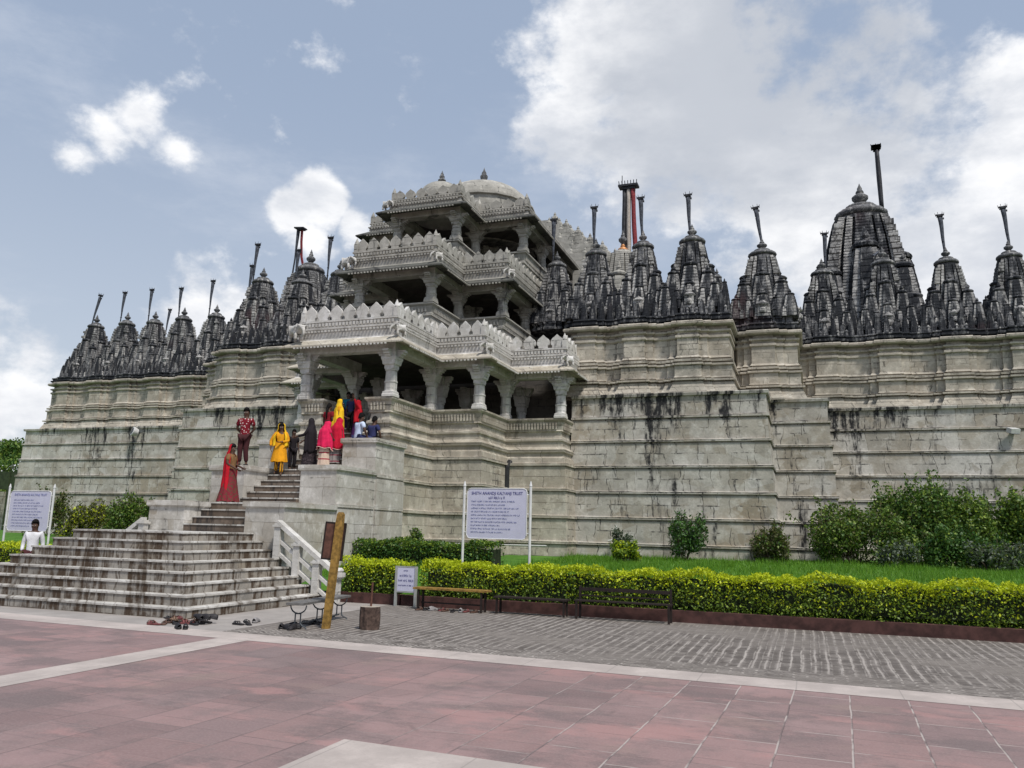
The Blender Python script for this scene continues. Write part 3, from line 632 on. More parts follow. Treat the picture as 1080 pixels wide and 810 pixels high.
b.poly([(-19.9,31),(-19.9,28.8),(-17.7,28.8),(-17.7,26.1),(-15.83,26.1),(-15.83,23.7),(-12.57,23.7),(-12.57,26.1),(-10.7,26.1),(-10.7,28.8),(-8.5,28.8),(-8.5,31)], 5.0)
# upright flutes along the leaning seat back
def along(path, step, fn, skip=None, end=.1):
    for i in range(len(path)-1):
        (x0, y0), (x1, y1) = path[i], path[i+1]; L = math.hypot(x1-x0, y1-y0); n = max(1, int((L-2*end)/step)); dx, dy = (x1-x0)/L, (y1-y0)/L
        for k in range(n):
            t = end + (k+.5)*(L-2*end)/n; x, y = x0+dx*t, y0+dy*t
            if skip and skip(x, y): continue
            fn(x, y, dx, dy, (L-2*end)/n)
def flute(x, y, dx, dy, w): b.bx((x+dy*.095, y-dx*.095, 5.66), (w*.45, .05, .27), 0, math.atan2(dy, dx))
gap = lambda x, y: -15.14 < x < -13.26 and y < 24
along(P1, .115, flute, gap)
part(b, 'porch_base', M_PORCH)
# hall walls inside, so that the galleries have a back with shade put in its colour
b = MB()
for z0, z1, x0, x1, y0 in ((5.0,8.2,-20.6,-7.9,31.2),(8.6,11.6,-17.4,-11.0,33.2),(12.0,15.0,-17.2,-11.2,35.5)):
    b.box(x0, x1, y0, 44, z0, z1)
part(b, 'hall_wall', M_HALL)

def merlon_mesh():
    out = [(-.135,0),(-.14,.10),(-.18,.14),(-.187,.22),(-.172,.29),(-.13,.355),(-.07,.405),(0,.48),(.07,.405),(.13,.355),(.172,.29),(.187,.22),(.18,.14),(.14,.10),(.135,0)]
    return out
MER = merlon_mesh()
def merlon(b, x, y, z, ang, s=1.0, w=1.0, mat=0):
    c, sn = math.cos(ang), math.sin(ang); n = len(MER); vs = []
    for d in (-.055, .055):
        for (u, h) in MER: vs.append((x + u*w*c - d*sn, y + u*w*sn + d*c, z + h*s))
    fs = [tuple(range(n-1, -1, -1)), tuple(range(n, 2*n))] + [(i, (i+1) % n, n+(i+1) % n, n+i) for i in range(n)]
    b.add(vs, fs, mat)

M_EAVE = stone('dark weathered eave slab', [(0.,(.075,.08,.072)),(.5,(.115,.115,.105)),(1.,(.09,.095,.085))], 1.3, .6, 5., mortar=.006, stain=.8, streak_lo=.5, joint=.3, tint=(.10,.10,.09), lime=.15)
COLS = {}
def column_mesh(h, w=.17):
    """square foot, eight-sided shaft, banded capital and four stepped brackets; origin at the foot, top at h"""
    def ring(r, z, n8=True):
        k = .414 if n8 else .98
        return [(r,-k*r,z),(r,k*r,z),(k*r,r,z),(-k*r,r,z),(-r,k*r,z),(-r,-k*r,z),(-k*r,-r,z),(k*r,-r,z)]
    b = MB(); q = h-1.0
    b.loft([ring(w*1.14,0,0),ring(w*1.14,.08,0),ring(w*1.06,.10,0),ring(w*1.06,.16,0),ring(w*1.0,.20),ring(w*1.0,h*.30),ring(w*1.08,h*.31),ring(w*1.08,h*.34),ring(w*.96,h*.35),ring(w*.90,h*.56),
            ring(w*1.05,h*.57),ring(w*1.05,h*.60),ring(w*.95,h*.61,0),ring(w*.95,h*.68,0),ring(w*1.2,h*.70,0),ring(w*1.25,h*.74,0),ring(w*1.32,h*.78,0),ring(w*1.45,h*.82,0),ring(w*1.45,h*.86,0),ring(w*1.2,h*.87,0),ring(w*1.2,h*.90,0),ring(w*1.2,h,0)])
    for q in range(4):
        M = Matrix.Rotation(q*math.pi/2, 4, 'Z')
        for k, (l, z0, z1) in enumerate(((.46,.95,1.0),(.40,.905,.95),(.32,.86,.905),(.26,.80,.86),(.21,.745,.80))):
            l = l*w/.17; M2 = M @ Matrix.Translation((l/2, 0, (z0+z1)*h/2)); b.bx(None, (l, w*1.15, (z1-z0)*h*.97), 0, 0, M2)
    return b
def storey(path, floorz, railz, eavez, par, name, colpts, floor_poly, mer_s=1.0, mat=None, opening=None, overhang=.62, railing=True, eave=None, pk=1.0, mskip=None):
    mat = mat or M_MARBLE; b = MB()
    beam = eavez + .02
    # lintel beam, sloping eave and the parapet foot
    b.sweep(path, [(-.20,beam-.30),(.20,beam-.30),(.20,beam-.05)])
    b.sweep(path, [(.20,beam-.05),(.34,beam-.06),(overhang,eavez-.14),(overhang+.02,eavez-.13),(overhang+.02,eavez-.08),(.30,eavez+.16)], mat=1)
    b.sweep(path, [(.30,eavez+.16),(.24,eavez+.20),(.24,eavez+.52*pk),(.29,eavez+.54*pk),(.29,eavez+.60*pk),(.20,eavez+.62*pk),(.20,eavez+.78*pk),(.25,eavez+.80*pk),(.25,eavez+.86*pk),(.0,eavez+.86*pk),(.0,eavez+.2)])
    b.sweep(path, [(-.20,beam-.30),(-.20,beam+.2)])
    b.poly(floor_poly, eavez+.10, 2)  # ceiling uses the hall stone with its painted-in shade
    # carved bands of the parapet
    d = b; off = lambda dx, dy, o: (dy*o, -dx*o)
    def dent(x, y, dx, dy, w):
        o = off(dx, dy, .265); d.bx((x+o[0], y+o[1], eavez+.70*pk), (w*.55, .05, .11*pk), 0, math.atan2(dy, dx))
        o = off(dx, dy, .30); d.bx((x+o[0], y+o[1], eavez+.47*pk), (w*.5, .05, .06), 0, math.atan2(dy, dx))
        o = off(dx, dy, overhang+.01); d.bx((x+o[0], y+o[1], eavez-.155), (w*.5, .05, .05), 0, math.atan2(dy, dx))
    ppath = [(p[0], p[1]) for p in path]
    along(ppath, .13, dent, end=-.15)
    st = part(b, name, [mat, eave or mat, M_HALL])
    # merlons stand on the offset line
    pp = offset_path(ppath, .12); m = MB()
    along(pp, .44, lambda x, y, dx, dy, w: merlon(m, x, y, eavez+.855*pk, math.atan2(dy, dx), 1.14*mer_s, w/.405*.97), mskip, end=.0)
    for p in offset_path(ppath, .14)[1:-1]: m.bx((p[0], p[1], eavez+.86*pk+.16), (.16,.16,.34)); m.lathe([(.10,0),(.06,.12),(.0,.26)], (p[0], p[1], eavez+.86*pk+.33), 8)
    part(m, 'merlon_row', mat, st)
    if railing:
        r = MB()
        r.sweep(path, [(-.14,floorz),(-.14,railz),(.16,railz),(.17,railz-.06),(.10,railz-.12),(.04,railz-.36),(.06,railz-.40),(.06,railz-.48),(.01,railz-.50),(.01,floorz-.02),(.10,floorz-.06),(.10,floorz-.14),(.0,floorz-.2)])
        along(path, .13, lambda x, y, dx, dy, w: r.bx((x+dy*.08, y-dx*.08, railz-.25), (w*.45,.04,.18), 0, math.atan2(dy, dx)))
        part(r, 'seat_railing', mat, st)
    for (x, y, zb, w) in colpts:
        h = beam-.30 - zb; key = (round(h, 2), w, mat.name)
        if key not in COLS: COLS[key] = column_mesh(h, w).mesh('column', [mat])
        inst(COLS[key], 'column', st, (x, y, zb))
    return st
def offset_path(path, o):
    b = MB(); b.sweep(path, [(o, 0), (o, 1)]); return [(p[0], p[1]) for p in b.v[:len(path)]]
def inset_cols(path, zb, w, ins=.02):
    q = offset_path(path, -.02)[1:-1]; return [(x, y, zb, w) for x, y in q]
F1 = P1
c1 = inset_cols(P1, 5.94, .185) + [(-15.45,27.6,5.0,.18),(-12.95,27.6,5.0,.18),(-15.45,30.2,5.0,.18),(-12.95,30.2,5.0,.18),(-17.7,30.6,5.0,.18),(-10.7,30.6,5.0,.18)]
storey(P1, 5.0, 5.94, 7.74, None, 'ground_storey', c1, F1, 1.0, M_MARBLE, railing=False, overhang=.66, eave=M_PORCH)
P2 = [(-17.6,33.4),(-17.6,28.45),(-15.72,28.45),(-15.72,25.95),(-12.68,25.95),(-12.68,28.45),(-10.8,28.45),(-10.8,33.4)]
c2 = inset_cols(P2, 9.92, .18) + [(-15.4,30.5,9.0,.18),(-13.0,30.5,9.0,.18),(-10.85,31.2,9.92,.18),(-17.55,31.2,9.92,.18)]
storey(P2, 9.05, 9.92, 11.24, None, 'middle_storey', c2, P2, .98, M_MARBLE2, overhang=.66, eave=M_EAVE)
P3 = [(-17.7,38),(-17.7,30.4),(-15.55,30.4),(-15.55,28.35),(-12.85,28.35),(-12.85,30.4),(-10.7,30.4),(-10.7,38)]
c3 = inset_cols(P3, 13.2, .18) + [(-15.3,32.5,12.4,.18),(-13.1,32.5,12.4,.18),(-10.75,33.0,13.2,.18),(-17.65,33.0,13.2,.18)]
storey(P3, 12.4, 13.2, 14.58, None, 'top_storey', c3, P3, .80, M_MARBLE2, overhang=.66, eave=M_EAVE, pk=.66, mskip=lambda x, y: y > 30.6)
# domes
def dome(x, y, z, r, hgt, fin, drum):
    b = MB(); prof = [(r*1.12,-drum),(r*1.12,-drum+.12),(r*1.05,-drum+.16),(r*1.05,-.1),(r*1.1,-.06),(r*1.1,0)]
    for i in range(0, 13):
        a = i/12*math.pi/2*.94; prof.append((r*math.cos(a), hgt*math.sin(a)+.02))
    b.lathe(prof, (0,0,0), 40, rib=-.012)
    o = part(b, 'dome', M_MARBLE2, None, False); o.location = (x, y, z)
    f = MB(); k = fin
    f.lathe([(k*.9,-.03),(k*.95,k*.12),(k*.45,k*.22),(k*.42,k*.45),(k*.75,k*.55),(k*.78,k*.75),(k*.42,k*.9),(k*.40,k*1.0),(k*.5,k*1.25),(k*.52,k*1.5),(k*.3,k*1.8),(k*.34,k*1.95),(k*.14,k*2.3),(k*.02,k*2.75)], (0,0,hgt), 20)
    part(f, 'finial', M_SPIREG, o, True)
dome(AX, 29.6, 15.55, .98, .78, .22, .9)
dome(AX, 34.3, 16.9, 2.3, 1.3, .36, 2.3)
# stepped roof of the great hall behind the domes, with rows of bell caps
b = MB()
for i in range(9):
    hw = 7.6 - i*.78; z = 14.0 + i*.62; b.box(AX-hw, AX+hw, 40+i*.3, 48, z, z+.40); b.box(AX-hw+.12, AX+hw-.12, 40.12+i*.3, 48, z+.40, z+.62)
    for k in range(3):
        for sg in (-1, 1): b.lathe([(.20,0),(.22,.08),(.15,.22),(.07,.28),(.09,.34),(.01,.5)], (AX+sg*(hw-.3), 40.3+i*.3+k*.9, z+.62), 10)
    for k in range(int(hw*2/.8)): b.lathe([(.16,0),(.18,.06),(.12,.18),(.06,.22),(.07,.28),(.01,.4)], (AX-hw+.5+k*.8, 40.22+i*.3, z+.40), 8)
part(b, 'hall_roof', M_MARBLE2)
b = MB(); b.box(-10.2,-8.9,36.2,40.5,10,14.2); b.box(-19.5,-18.2,36.2,40.5,10,14.2); part(b, 'hall_flank', M_MARBLE2)

# guardian animals on the eaves (small elephants)
def skin_mesh(name, nodes, edges, root, mats, sub=1, smooth=True):
    names = list(nodes); me = bpy.data.meshes.new(name); me.from_pydata([nodes[n][0] for n in names], [(names.index(a), names.index(b)) for a, b in edges], [])
    o = bpy.data.objects.new(name, me); COL.objects.link(o)
    md = o.modifiers.new('s', 'SKIN'); md.use_smooth_shade = smooth; md.branch_smoothing = .3
    for i, n in enumerate(names):
        r = nodes[n][1]; sv = me.skin_vertices[0].data[i]; sv.radius = (r, r) if not hasattr(r, '__len__') else r; sv.use_root = (n == root)
    if sub: md2 = o.modifiers.new('u', 'SUBSURF'); md2.levels = sub; md2.render_levels = sub
    dg = bpy.context.evaluated_depsgraph_get(); ev = o.evaluated_get(dg); out = bpy.data.meshes.new_from_object(ev)
    bpy.data.objects.remove(o); bpy.data.meshes.remove(me); out.name = name; out.materials.clear()
    for m in mats: out.materials.append(m)
    return out
def elephant_mesh():
    n = {'b0':((.28,0,.42),.17),'b1':((0,0,.45),.20),'b2':((-.24,0,.44),.17),'h':((-.42,0,.52),.13),'h2':((-.52,0,.46),.10),'t1':((-.60,0,.34),.055),'t2':((-.62,0,.20),.04),'t3':((-.56,0,.10),.03),'tail':((.45,0,.30),.02),'tl2':((.47,0,.15),.015),
         'fl':((-.22,.11,.28),.075),'fl2':((-.23,.12,.02),.065),'fr':((-.22,-.11,.28),.075),'fr2':((-.23,-.12,.02),.065),'rl':((.24,.11,.26),.08),'rl2':((.25,.12,.02),.065),'rr':((.24,-.11,.26),.08),'rr2':((.25,-.12,.02),.065),
         'el':((-.36,.16,.54),.05),'el2':((-.32,.19,.42),.03),'er':((-.36,-.16,.54),.05),'er2':((-.32,-.19,.42),.03)}
    e = [('b0','b1'),('b1','b2'),('b2','h'),('h','h2'),('h2','t1'),('t1','t2'),('t2','t3'),('b0','tail'),('tail','tl2'),('b2','fl'),('fl','fl2'),('b2','fr'),('fr','fr2'),('b0','rl'),('rl','rl2'),('b0','rr'),('rr','rr2'),('h','el'),('el','el2'),('h','er'),('er','er2')]
    return skin_mesh('elephant', n, e, 'b1', [M_MARBLE])
EM = elephant_mesh()
for x, y, z, rz, s in ((-16.05,22.6,7.86,R(150),.95),(-16.1,25.6,11.36,R(160),.8),(-15.9,28.0,14.70,R(160),.62),(-12.15,22.7,7.86,R(60),.62),(-10.3,25.8,7.86,R(60),.62),(-8.15,28.5,7.86,R(60),.62),(-12.3,25.6,11.36,R(60),.55),(-10.4,28.1,11.36,R(60),.55)):
    inst(EM, 'elephant_statue', temple, (x, y, z), rz, (s, s, s))

# ------------------------------------------------------------------ stairs
stairs = empty('entrance_staircase', (AX, 12.55, 0), label='broad stained stone steps rising in three flights to the porch', cat='stairs'); stairs.location = (0,0,0)
def sp(b, name, m, parent=None): return b.build(name, m, parent or stairs)
RS, TR = .195, .30
XL, XR, YF = -17.95, -10.85, 12.55
riser, nose = MB(), MB()
for k in range(8):
    x0, x1, y0 = XL+.26*k, XR-TR*k, YF+TR*k; z0, z1 = k*RS, (k+1)*RS
    riser.box(x0, x1, y0, 17.08-.002*k, z0 if k else -.02, z1-.034)
    nose.box(x0-.022, x1+.022, y0-.022, 17.085, z1-.034, z1)
o = sp(riser, 'lower_flight', M_STEP); sp(nose, 'tread_slab', M_NOSE, o)
r2, n2 = MB(), MB()
ZP = 8*RS
def flight(x0, x1, y0, z0, n, rs, tr, yend):
    for k in range(n):
        r2.box(x0, x1, y0+tr*k, yend, z0+rs*k, z0+rs*(k+1)-.035); n2.box(x0, x1, y0+tr*k-.02, yend+.001, z0+rs*(k+1)-.035, z0+rs*(k+1))
flight(-15.14, -13.26, 17.12, ZP, 4, .193, .30, 19.1)
flight(-15.14, -13.26, 19.25, 2.332, 6, .183, .30, 21.35)
flight(-15.13, -13.27, 21.4, 3.43, 8, .196, .28, 24.0)
M_STEPD = stone('brown worn step stone', [(0.,(.10,.075,.055)),(.5,(.15,.115,.09)),(1.,(.20,.17,.145))], .8, 3., 0., stain=.8, streak_lo=.5, joint=.3, tint=(.12,.095,.075), bump=.01, lime=.2)
o = sp(r2, 'upper_flight', M_STEPD); sp(n2, 'tread_slab', M_NOSE, o)
M_PIER = stone('white washed pier stone', [(0.,(.30,.26,.205)),(.22,(.42,.395,.345)),(.5,(.52,.51,.485)),(.78,(.43,.41,.37)),(1.,(.50,.485,.45))], .7, .5, 2.33, mortar=.008, stain=.7, streak_lo=.60, joint=.45, tint=(.42,.395,.35), bump=.012, lime=.4, warm=.3)
def pier(x0, x1, y0, y1, z1):
    b = MB(); b.box(x0, x1, y0, y1, -.05, z1-.16)
    b.sweep([(x0,y0),(x1,y0),(x1,y1),(x0,y1)], [(.0,z1-.17),(.03,z1-.16),(.06,z1-.13),(.06,z1-.005),(.04,z1),(-.55,z1)], True)
    for z in (2.29, 3.25):
        if z < z1-.3: b.box(x0-.05, x1+.05, y0+.08, y1, z, z+.09); b.box(x0-.045, x1+.045, y0+.08, y1, .3 if z < 2.5 else 2.385, z-.05)
    sp(b, 'stair_wall', M_PIER)
for sx0, sx1 in ((-13.25,-12.10),(-16.30,-15.15)):
    pier(sx0, sx1, 17.1, 19.36, 2.335); pier(sx0, sx1-.002, 19.36, 21.46, 3.435); pier(sx0, sx1-.004, 21.46, 23.3, 4.42)
# sloping white balustrades beside the lower flight
def balustrade(sg):
    X0 = AX + sg*2.10; X1 = AX + sg*3.78; y = 16.95; b = MB()
    Z = lambda t: 1.70*(1-t) + .58*t
    posts = [(0., .95, 1.86), (.34, .50, 1.42), (.68, .12, 1.03), (1., 0., .70)]
    for t, zb, zt in posts:
        x = X0 + (X1-X0)*t; b.box(x-.085, x+.085, y-.085, y+.085, zb, zt-.14); b.box(x-.12, x+.12, y-.12, y+.12, zt-.14, zt-.09); b.box(x-.085, x+.085, y-.09, y+.09, zt-.09, zt-.05)
    o = sp(b, 'balustrade', M_WHITE)
    r = MB()
    for dz, h, w in ((0.0,.12,.20),(-.40,.09,.10),(-.70,.09,.10)):
        p0 = (X0, y, 1.82+dz); p1 = (X1, y, .68+dz); q = 3
        vs = []
        for (px, py, pz) in (p0, p1):
            for a, c in ((-1,-1),(1,-1),(1,1),(-1,1)): vs.append((px, py+a*w/2, pz+(h/2)*c))
        r.add(vs, [(0,1,2,3),(7,6,5,4),(0,4,5,1),(1,5,6,2),(2,6,7,3),(3,7,4,0)])
    sp(r, 'sloping_rail', M_WHITE, o)
    f = MB(); f.box(X1-.12, X1+.16, y-.13, y+.13, .60, .70); f.lathe([(.12,0),(.15,.05),(.10,.11)], (X1+.02, y, .70), 12); sp(f, 'newel_cap', M_WHITE, o)
balustrade(1); balustrade(-1)

# ------------------------------------------------------------------ flagpoles
M_POLE = simple('dark iron pole', (.035,.036,.042), .6, .3, 9, .3); M_CLOTH = simple('faded grey flag cloth', (.065,.072,.09), .9, .4, 14); M_CLOTHR = simple('faded red flag cloth', (.20,.035,.04), .9, .35, 14); M_CLOTHW = simple('off white flag cloth', (.42,.38,.34), .9, .2, 14)
def pole_meshes(h, cloth):
    a = MB(); a.tube([(0,0,0),(0,0,h)], [.035,.03], 8)
    for k in range(int(h/.35)): a.lathe([(.05,0),(.05,.03)], (0,0,.15+k*.35), 8)
    c = MB(); c.bx((0,0,h+.03), (.22,.17,.05)); c.bx((0,0,h+.08), (.31,.07,.04)); c.bx((.06,0,h-.07), (.16,.06,.06))
    for q in range(6): c.tube([(.15*math.cos(q*1.05),.11*math.sin(q*1.05),h+.03),(.17*math.cos(q*1.05),.12*math.sin(q*1.05),h+.16)], .009, 4)
    # furled cloth that narrows from the bracket down the pole
    t = MB(); rings = []
    for i in range(12):
        u = i/11; r = .066*(1-u)**1.1+.027; z = h - .02 - u*h*.72
        rings.append([(r*(1+.22*math.sin(j*2.2+i*.25))*math.cos(2*math.pi*j/10)+.006*math.sin(i*.9), .8*r*math.sin(2*math.pi*j/10), z) for j in range(10)])
    t.loft(rings)
    return a.mesh('pole', [M_POLE]), c.mesh('bracket', [M_POLE]), t.mesh('furled_flag', [cloth], True)
PM = pole_meshes(2.15, M_CLOTH)
GF = 'flagpoles on the temple spires'
def flagpole(key, label, dx=.22, dy=.25, lean=(0,0), sc=1.0, dz=-.35, flip=0):
    o_, x, y, sx, sz = SPIRES[key]; top = Z0 + 3.42*sz
    dx -= .5 if x < -15 else .28; sc *= 1.24
    r = empty('flagpole', (x+dx, y+dy, top+dz), flip, label=label, cat='flagpole', group=GF); r.rotation_euler = (lean[1], lean[0], flip); r.scale = (1.05, 1.05, sc)
    for m, n in zip(PM, ('pole', 'bracket', 'furled_flag')): inst(m, n, r)
    return r
L_ = R(1)
for k, lab, kw in [
    ('lw1','furled flag on a pole leaning right, on the left end spire of the temple',dict(dx=-.45,lean=(.24,0),dz=-.85,sc=1.15)),
    ('lw2','dark flagpole upright on the second spire from the left end',dict(dx=-.36,lean=(.06,0),sc=.95)),
    ('lw3','dark flagpole upright on the third spire from the left end',dict(dx=-.3,lean=(.02,0),sc=.98)),
    ('lw4','furled flagpole on the reddish spire, fourth from the left end',dict(dx=-.15,lean=(0,0),sc=.92)),
    ('lw5','furled flagpole on the fifth spire from the left end, last before the taller spires',dict(dx=-.3,lean=(.04,0),sc=1.02)),
    ('l1','thick furled flag on the first tall spire left of the porch',dict(dx=-.35,lean=(.06,0),sc=.95)),
    ('l2','thin flagpole on the spire left of the porch, before the big left spire',dict(dx=-.1,lean=(.03,0),sc=.84)),
    ('l3','wide furled flag on the spire tucked beside the porch eaves',dict(dx=-.38,lean=(.02,0),sc=.92)),
    ('r1','flagpole with a curved arm on the pale spire right against the porch',dict(dx=.0,lean=(.01,0),sc=.98)),
    ('r2','furled flagpole on the blackened spire next right of the porch spire',dict(dx=.12,lean=(0,0),sc=.98)),
    ('r3','furled flagpole on the dark spire standing before the red-draped mast',dict(dx=.22,lean=(-.03,0),sc=1.0)),
    ('r4','slim flagpole on the tall dark spire over the end of the middle wall',dict(dx=.18,lean=(-.03,0),sc=.95)),
    ('tower','flagpole leaning left on the lone grey spire of the narrow tower',dict(dx=.40,lean=(-.13,0),sc=.98)),
    ('rw1','thin flagpole on the first spire of the right wall',dict(dx=.42,lean=(.02,0),sc=.88)),
    ('rw3','furled flagpole on the third spire of the right wall',dict(dx=.34,lean=(-.05,0),sc=.98)),
    ('rw4','furled flagpole on the spire at the right frame edge',dict(dx=.45,lean=(-.07,0),sc=1.0)),
    ('ltower','dark flagpole half hidden behind the first tall spire left of the porch',dict(dx=-.1,lean=(.05,0),sc=1.1)),
    ]: flagpole(k, lab, **kw)
def small_pole(x, y, z, h, lab, lean):
    r = empty('flagpole', (x, y, z), 0, label=lab, cat='flagpole', group=GF); r.rotation_euler = (0, lean, 0); r.scale = (.95, .95, h)
    for m, n in zip(PM, ('pole', 'bracket', 'furled_flag')): inst(m, n, r)
small_pole(-40.3, 42, 13.3, 1.2, 'flagpole rising in the gap between the first two spires of the left row', .10)
small_pole(-37.9, 44, 13.3, 1.05, 'short flagpole in the gap between second and third spires of the left row', .06)
# the tall mast with ropes behind the left spires
r = empty('tall_mast', (-26.6,36.4,13.2), label='tall leaning mast with two dark streamers looping to the left spires', cat='flagpole', group=GF); r.rotation_euler = (0, .10, 0)
b = MB(); b.tube([(0,0,0),(0,0,4.9)], [.05,.04], 8); b.build('pole', M_POLE, r)
b = MB(); b.bx((.05,0,4.95), (.62,.4,.07)); b.bx((.1,0,4.88), (.4,.3,.06)); b.build('bracket', M_POLE, r)
b = MB()
for q, e in ((.22, 1.30), (.30, 1.45)):
    b.tube([(q-.1,0,4.9),(q-.02,0,4.2),(q+.15,0,3.3),(q+.45,0,2.5),(e,.1,1.7)], [.04,.035,.035,.03,.025], 6)
b.build('streamer', M_CLOTHR, r)
b = MB(); b.tube([(-.1,0,4.9),(-.04,0,3.8),(.0,0,3.0)], [.08,.05,.03], 6); b.build('furled_flag', M_CLOTH, r)
# mast wrapped in red and white cloth behind the front row
r = empty('draped_mast', (-7.55,36.6,14.6), label='thick mast draped in dark, white and red cloth behind the pale gilded spire', cat='flagpole', group=GF); r.rotation_euler = (0, 0, 0)
b = MB(); b.tube([(0,0,0),(0,0,3.75)], .06, 8); b.tube([(-.32,0,3.7),(-.32,0,4.35)], .02, 5); b.build('pole', M_POLE, r)
b = MB(); b.bx((.0,0,3.75), (.95,.5,.10)); b.bx((.0,0,3.63), (.6,.35,.12))
for q in range(7): b.tube([(-.42+.14*q,-.2,3.78),(-.44+.145*q,-.22,3.98)], .02, 4)
b.build('bracket', M_POLE, r)
for x, m in ((-.20, M_POLE), (.0, M_CLOTHW), (.20, M_CLOTHR)):
    b = MB(); b.loft([[(x*(1+.15*(1-u))+.10*(1-u*1.0)*(1 if x > 0 else 0) + .11*math.cos(2*math.pi*j/8)*(1+.1*math.sin(i+j)), .16*math.sin(2*math.pi*j/8), .1+3.5*u) for j in range(8)] for i, u in enumerate(np.linspace(0, 1, 9))]); b.build('cloth_drape', m, r, True)
# the great right spire's pole
r = empty('tall_mast', (4.12,42.2,17.9), label='tall dark mast beside the top of the great right spire', cat='flagpole', group=GF); r.rotation_euler = (0, -.025, 0)
b = MB(); b.tube([(0,0,-.6),(0,0,3.5)], [.06,.05], 8); b.build('pole', M_POLE, r)
b = MB(); b.bx((-.04,0,3.5), (.46,.34,.16)); b.bx((-.03,0,3.36), (.30,.24,.12))
for q in range(5): b.tube([(-.24+.1*q,.05,3.5),(-.27+.115*q,.05,3.72-.03*(q%2))], .018, 4); b.build('bracket', M_POLE, r)
b = MB(); b.loft([[(-.02+(.12-.03*abs(.5-u))*math.cos(2*math.pi*j/8), .14*math.sin(2*math.pi*j/8), .2+3.1*u) for j in range(8)] for u in np.linspace(0, 1, 9)]); b.build('furled_flag', M_POLE, r, True)
b = MB(); b.tube([(0,0,.1),(-.1,-.3,-1.2),(-.4,-1.2,-2.4),(-1.0,-4.2,-3.6)], .045, 6); b.build('stay', M_CLOTH, r)

# ------------------------------------------------------------------ signs
M_SIGNB = simple('pale lilac sign board', (.50,.50,.62), .5, .04, 3); M_INK = simple('blue sign lettering', (.05,.05,.20), .6, .1, 5); M_INKF = simple('faded blue sign lettering', (.16,.18,.36), .6, .1, 5); M_SPOST = simple('white painted post', (.60,.60,.60), .5, .08, 6); M_SFRAME = simple('grey sign frame', (.30,.31,.30), .6, .1, 8)
def text(s, size, loc, parent, m, align='CENTER', rot=(math.pi/2,0,0), width=None):
    c = bpy.data.curves.new('lettering', 'FONT'); c.body = s; c.size = size; c.extrude = .002; c.align_x = align; c.align_y = 'CENTER'
    o = bpy.data.objects.new('tmp', c); COL.objects.link(o); dg = bpy.context.evaluated_depsgraph_get(); me = bpy.data.meshes.new_from_object(o.evaluated_get(dg)); bpy.data.objects.remove(o)
    me.materials.clear(); me.materials.append(m)
    if width:
        xs = [v.co.x for v in me.vertices]; w = max(xs)-min(xs)
        for v in me.vertices: v.co.x *= width/w
    t = bpy.data.objects.new('lettering', me); COL.objects.link(t); t.parent = parent; t.location = loc; t.rotation_euler = rot; return t
def scribble(parent, x, z, w, h, m, y, seed):
    """a line of writing too small to read in the photograph: upright and flat strokes grouped into words"""
    q = random.Random(seed); b = MB(); c = x-w/2
    while c < x+w/2-h*.4:
        for k in range(q.randint(3, 8)):
            if c > x+w/2-h*.3: break
            lw = h*q.uniform(.45, .7); hh = h*(1. if q.random() < .7 else .7)
            b.box(c, c+h*.16, y-.002, y, z-h/2, z-h/2+hh)
            if q.random() < .8: zz = z-h/2+hh*q.choice((.05,.5,.88)); b.box(c+h*.16, c+lw*.9, y-.002, y, zz-h*.07, zz+h*.07)
            if q.random() < .5: b.box(c+lw*.75, c+lw*.9, y-.002, y, z-h/2, z-h/2+hh*.9)
            c += lw+h*.12
        c += h*.45
    b.build('lettering', m, parent)
def notice(name, loc, W, H, zb, zt, label, lines, rz=0):
    r = empty(name, loc, rz, label=label, cat='notice board', group='white notice boards on twin posts')
    for sg in (-1, 1):
        p = MB(); p.tube([(sg*W/2,0,-.3),(sg*W/2,0,zt)], .032, 10); p.lathe([(.03,0),(.04,.02),(.01,.14)], (sg*W/2,0,zt), 10); p.build('post', M_SPOST, r)
        a = MB()
        for z in (.12, .5, .88): a.tube([(sg*W/2,0,zb+H*z),(sg*(W/2-.10),0,zb+H*z)], .014, 6)
        a.build('clamp', M_SPOST, r)
    w = W/2-.09; c = .09; out = [(-w+c,0),(w-c,0),(w-c*.5,c*.2),(w,c),(w,H-c),(w-c*.3,H-c*.3),(w-c,H),(-w+c,H),(-w+c*.3,H-c*.3),(-w,H-c),(-w,c),(-w+c*.5,c*.2)]; n = len(out)
    b = MB(); b.add([(x,-.015,zb+z) for x, z in out]+[(x,.015,zb+z) for x, z in out], [tuple(range(n)), tuple(range(2*n-1,n-1,-1))]+[(i,n+i,n+(i+1)%n,(i+1)%n) for i in range(n)]); board = b.build('board', M_SIGNB, r)
    e = MB(); e.tube([(x,-.012,zb+z) for x, z in out]+[(out[0][0],-.012,zb+out[0][1])], .014, 6); e.build('frame', M_SPOST, board)
    lines(board, w, H, zb)
def lines_center(board, w, H, zb):
    y = -.018
    text('SHETH ANANDJI KALYANJI TRUST', .105, (0, y, zb+H*.90), board, M_INK, width=w*1.72)
    scribble(board, 0, zb+H*.815, w*.55, .06, M_INK, y, 31)
    wid = [1.5,1.15,1.62,1.30,1.66,1.2,1.55,1.0,1.35,1.1]
    for i, q in enumerate(wid): scribble(board, -w*.86+w*q/2, zb+H*(.74-.068*i), w*q, .036, M_INKF, y, 40+i)
notice('notice_board', (-7.16,18.8,.6), 1.74, 1.22, .96, 2.22, 'pale lilac notice board on white posts standing behind the front hedge, before the porch', lines_center)
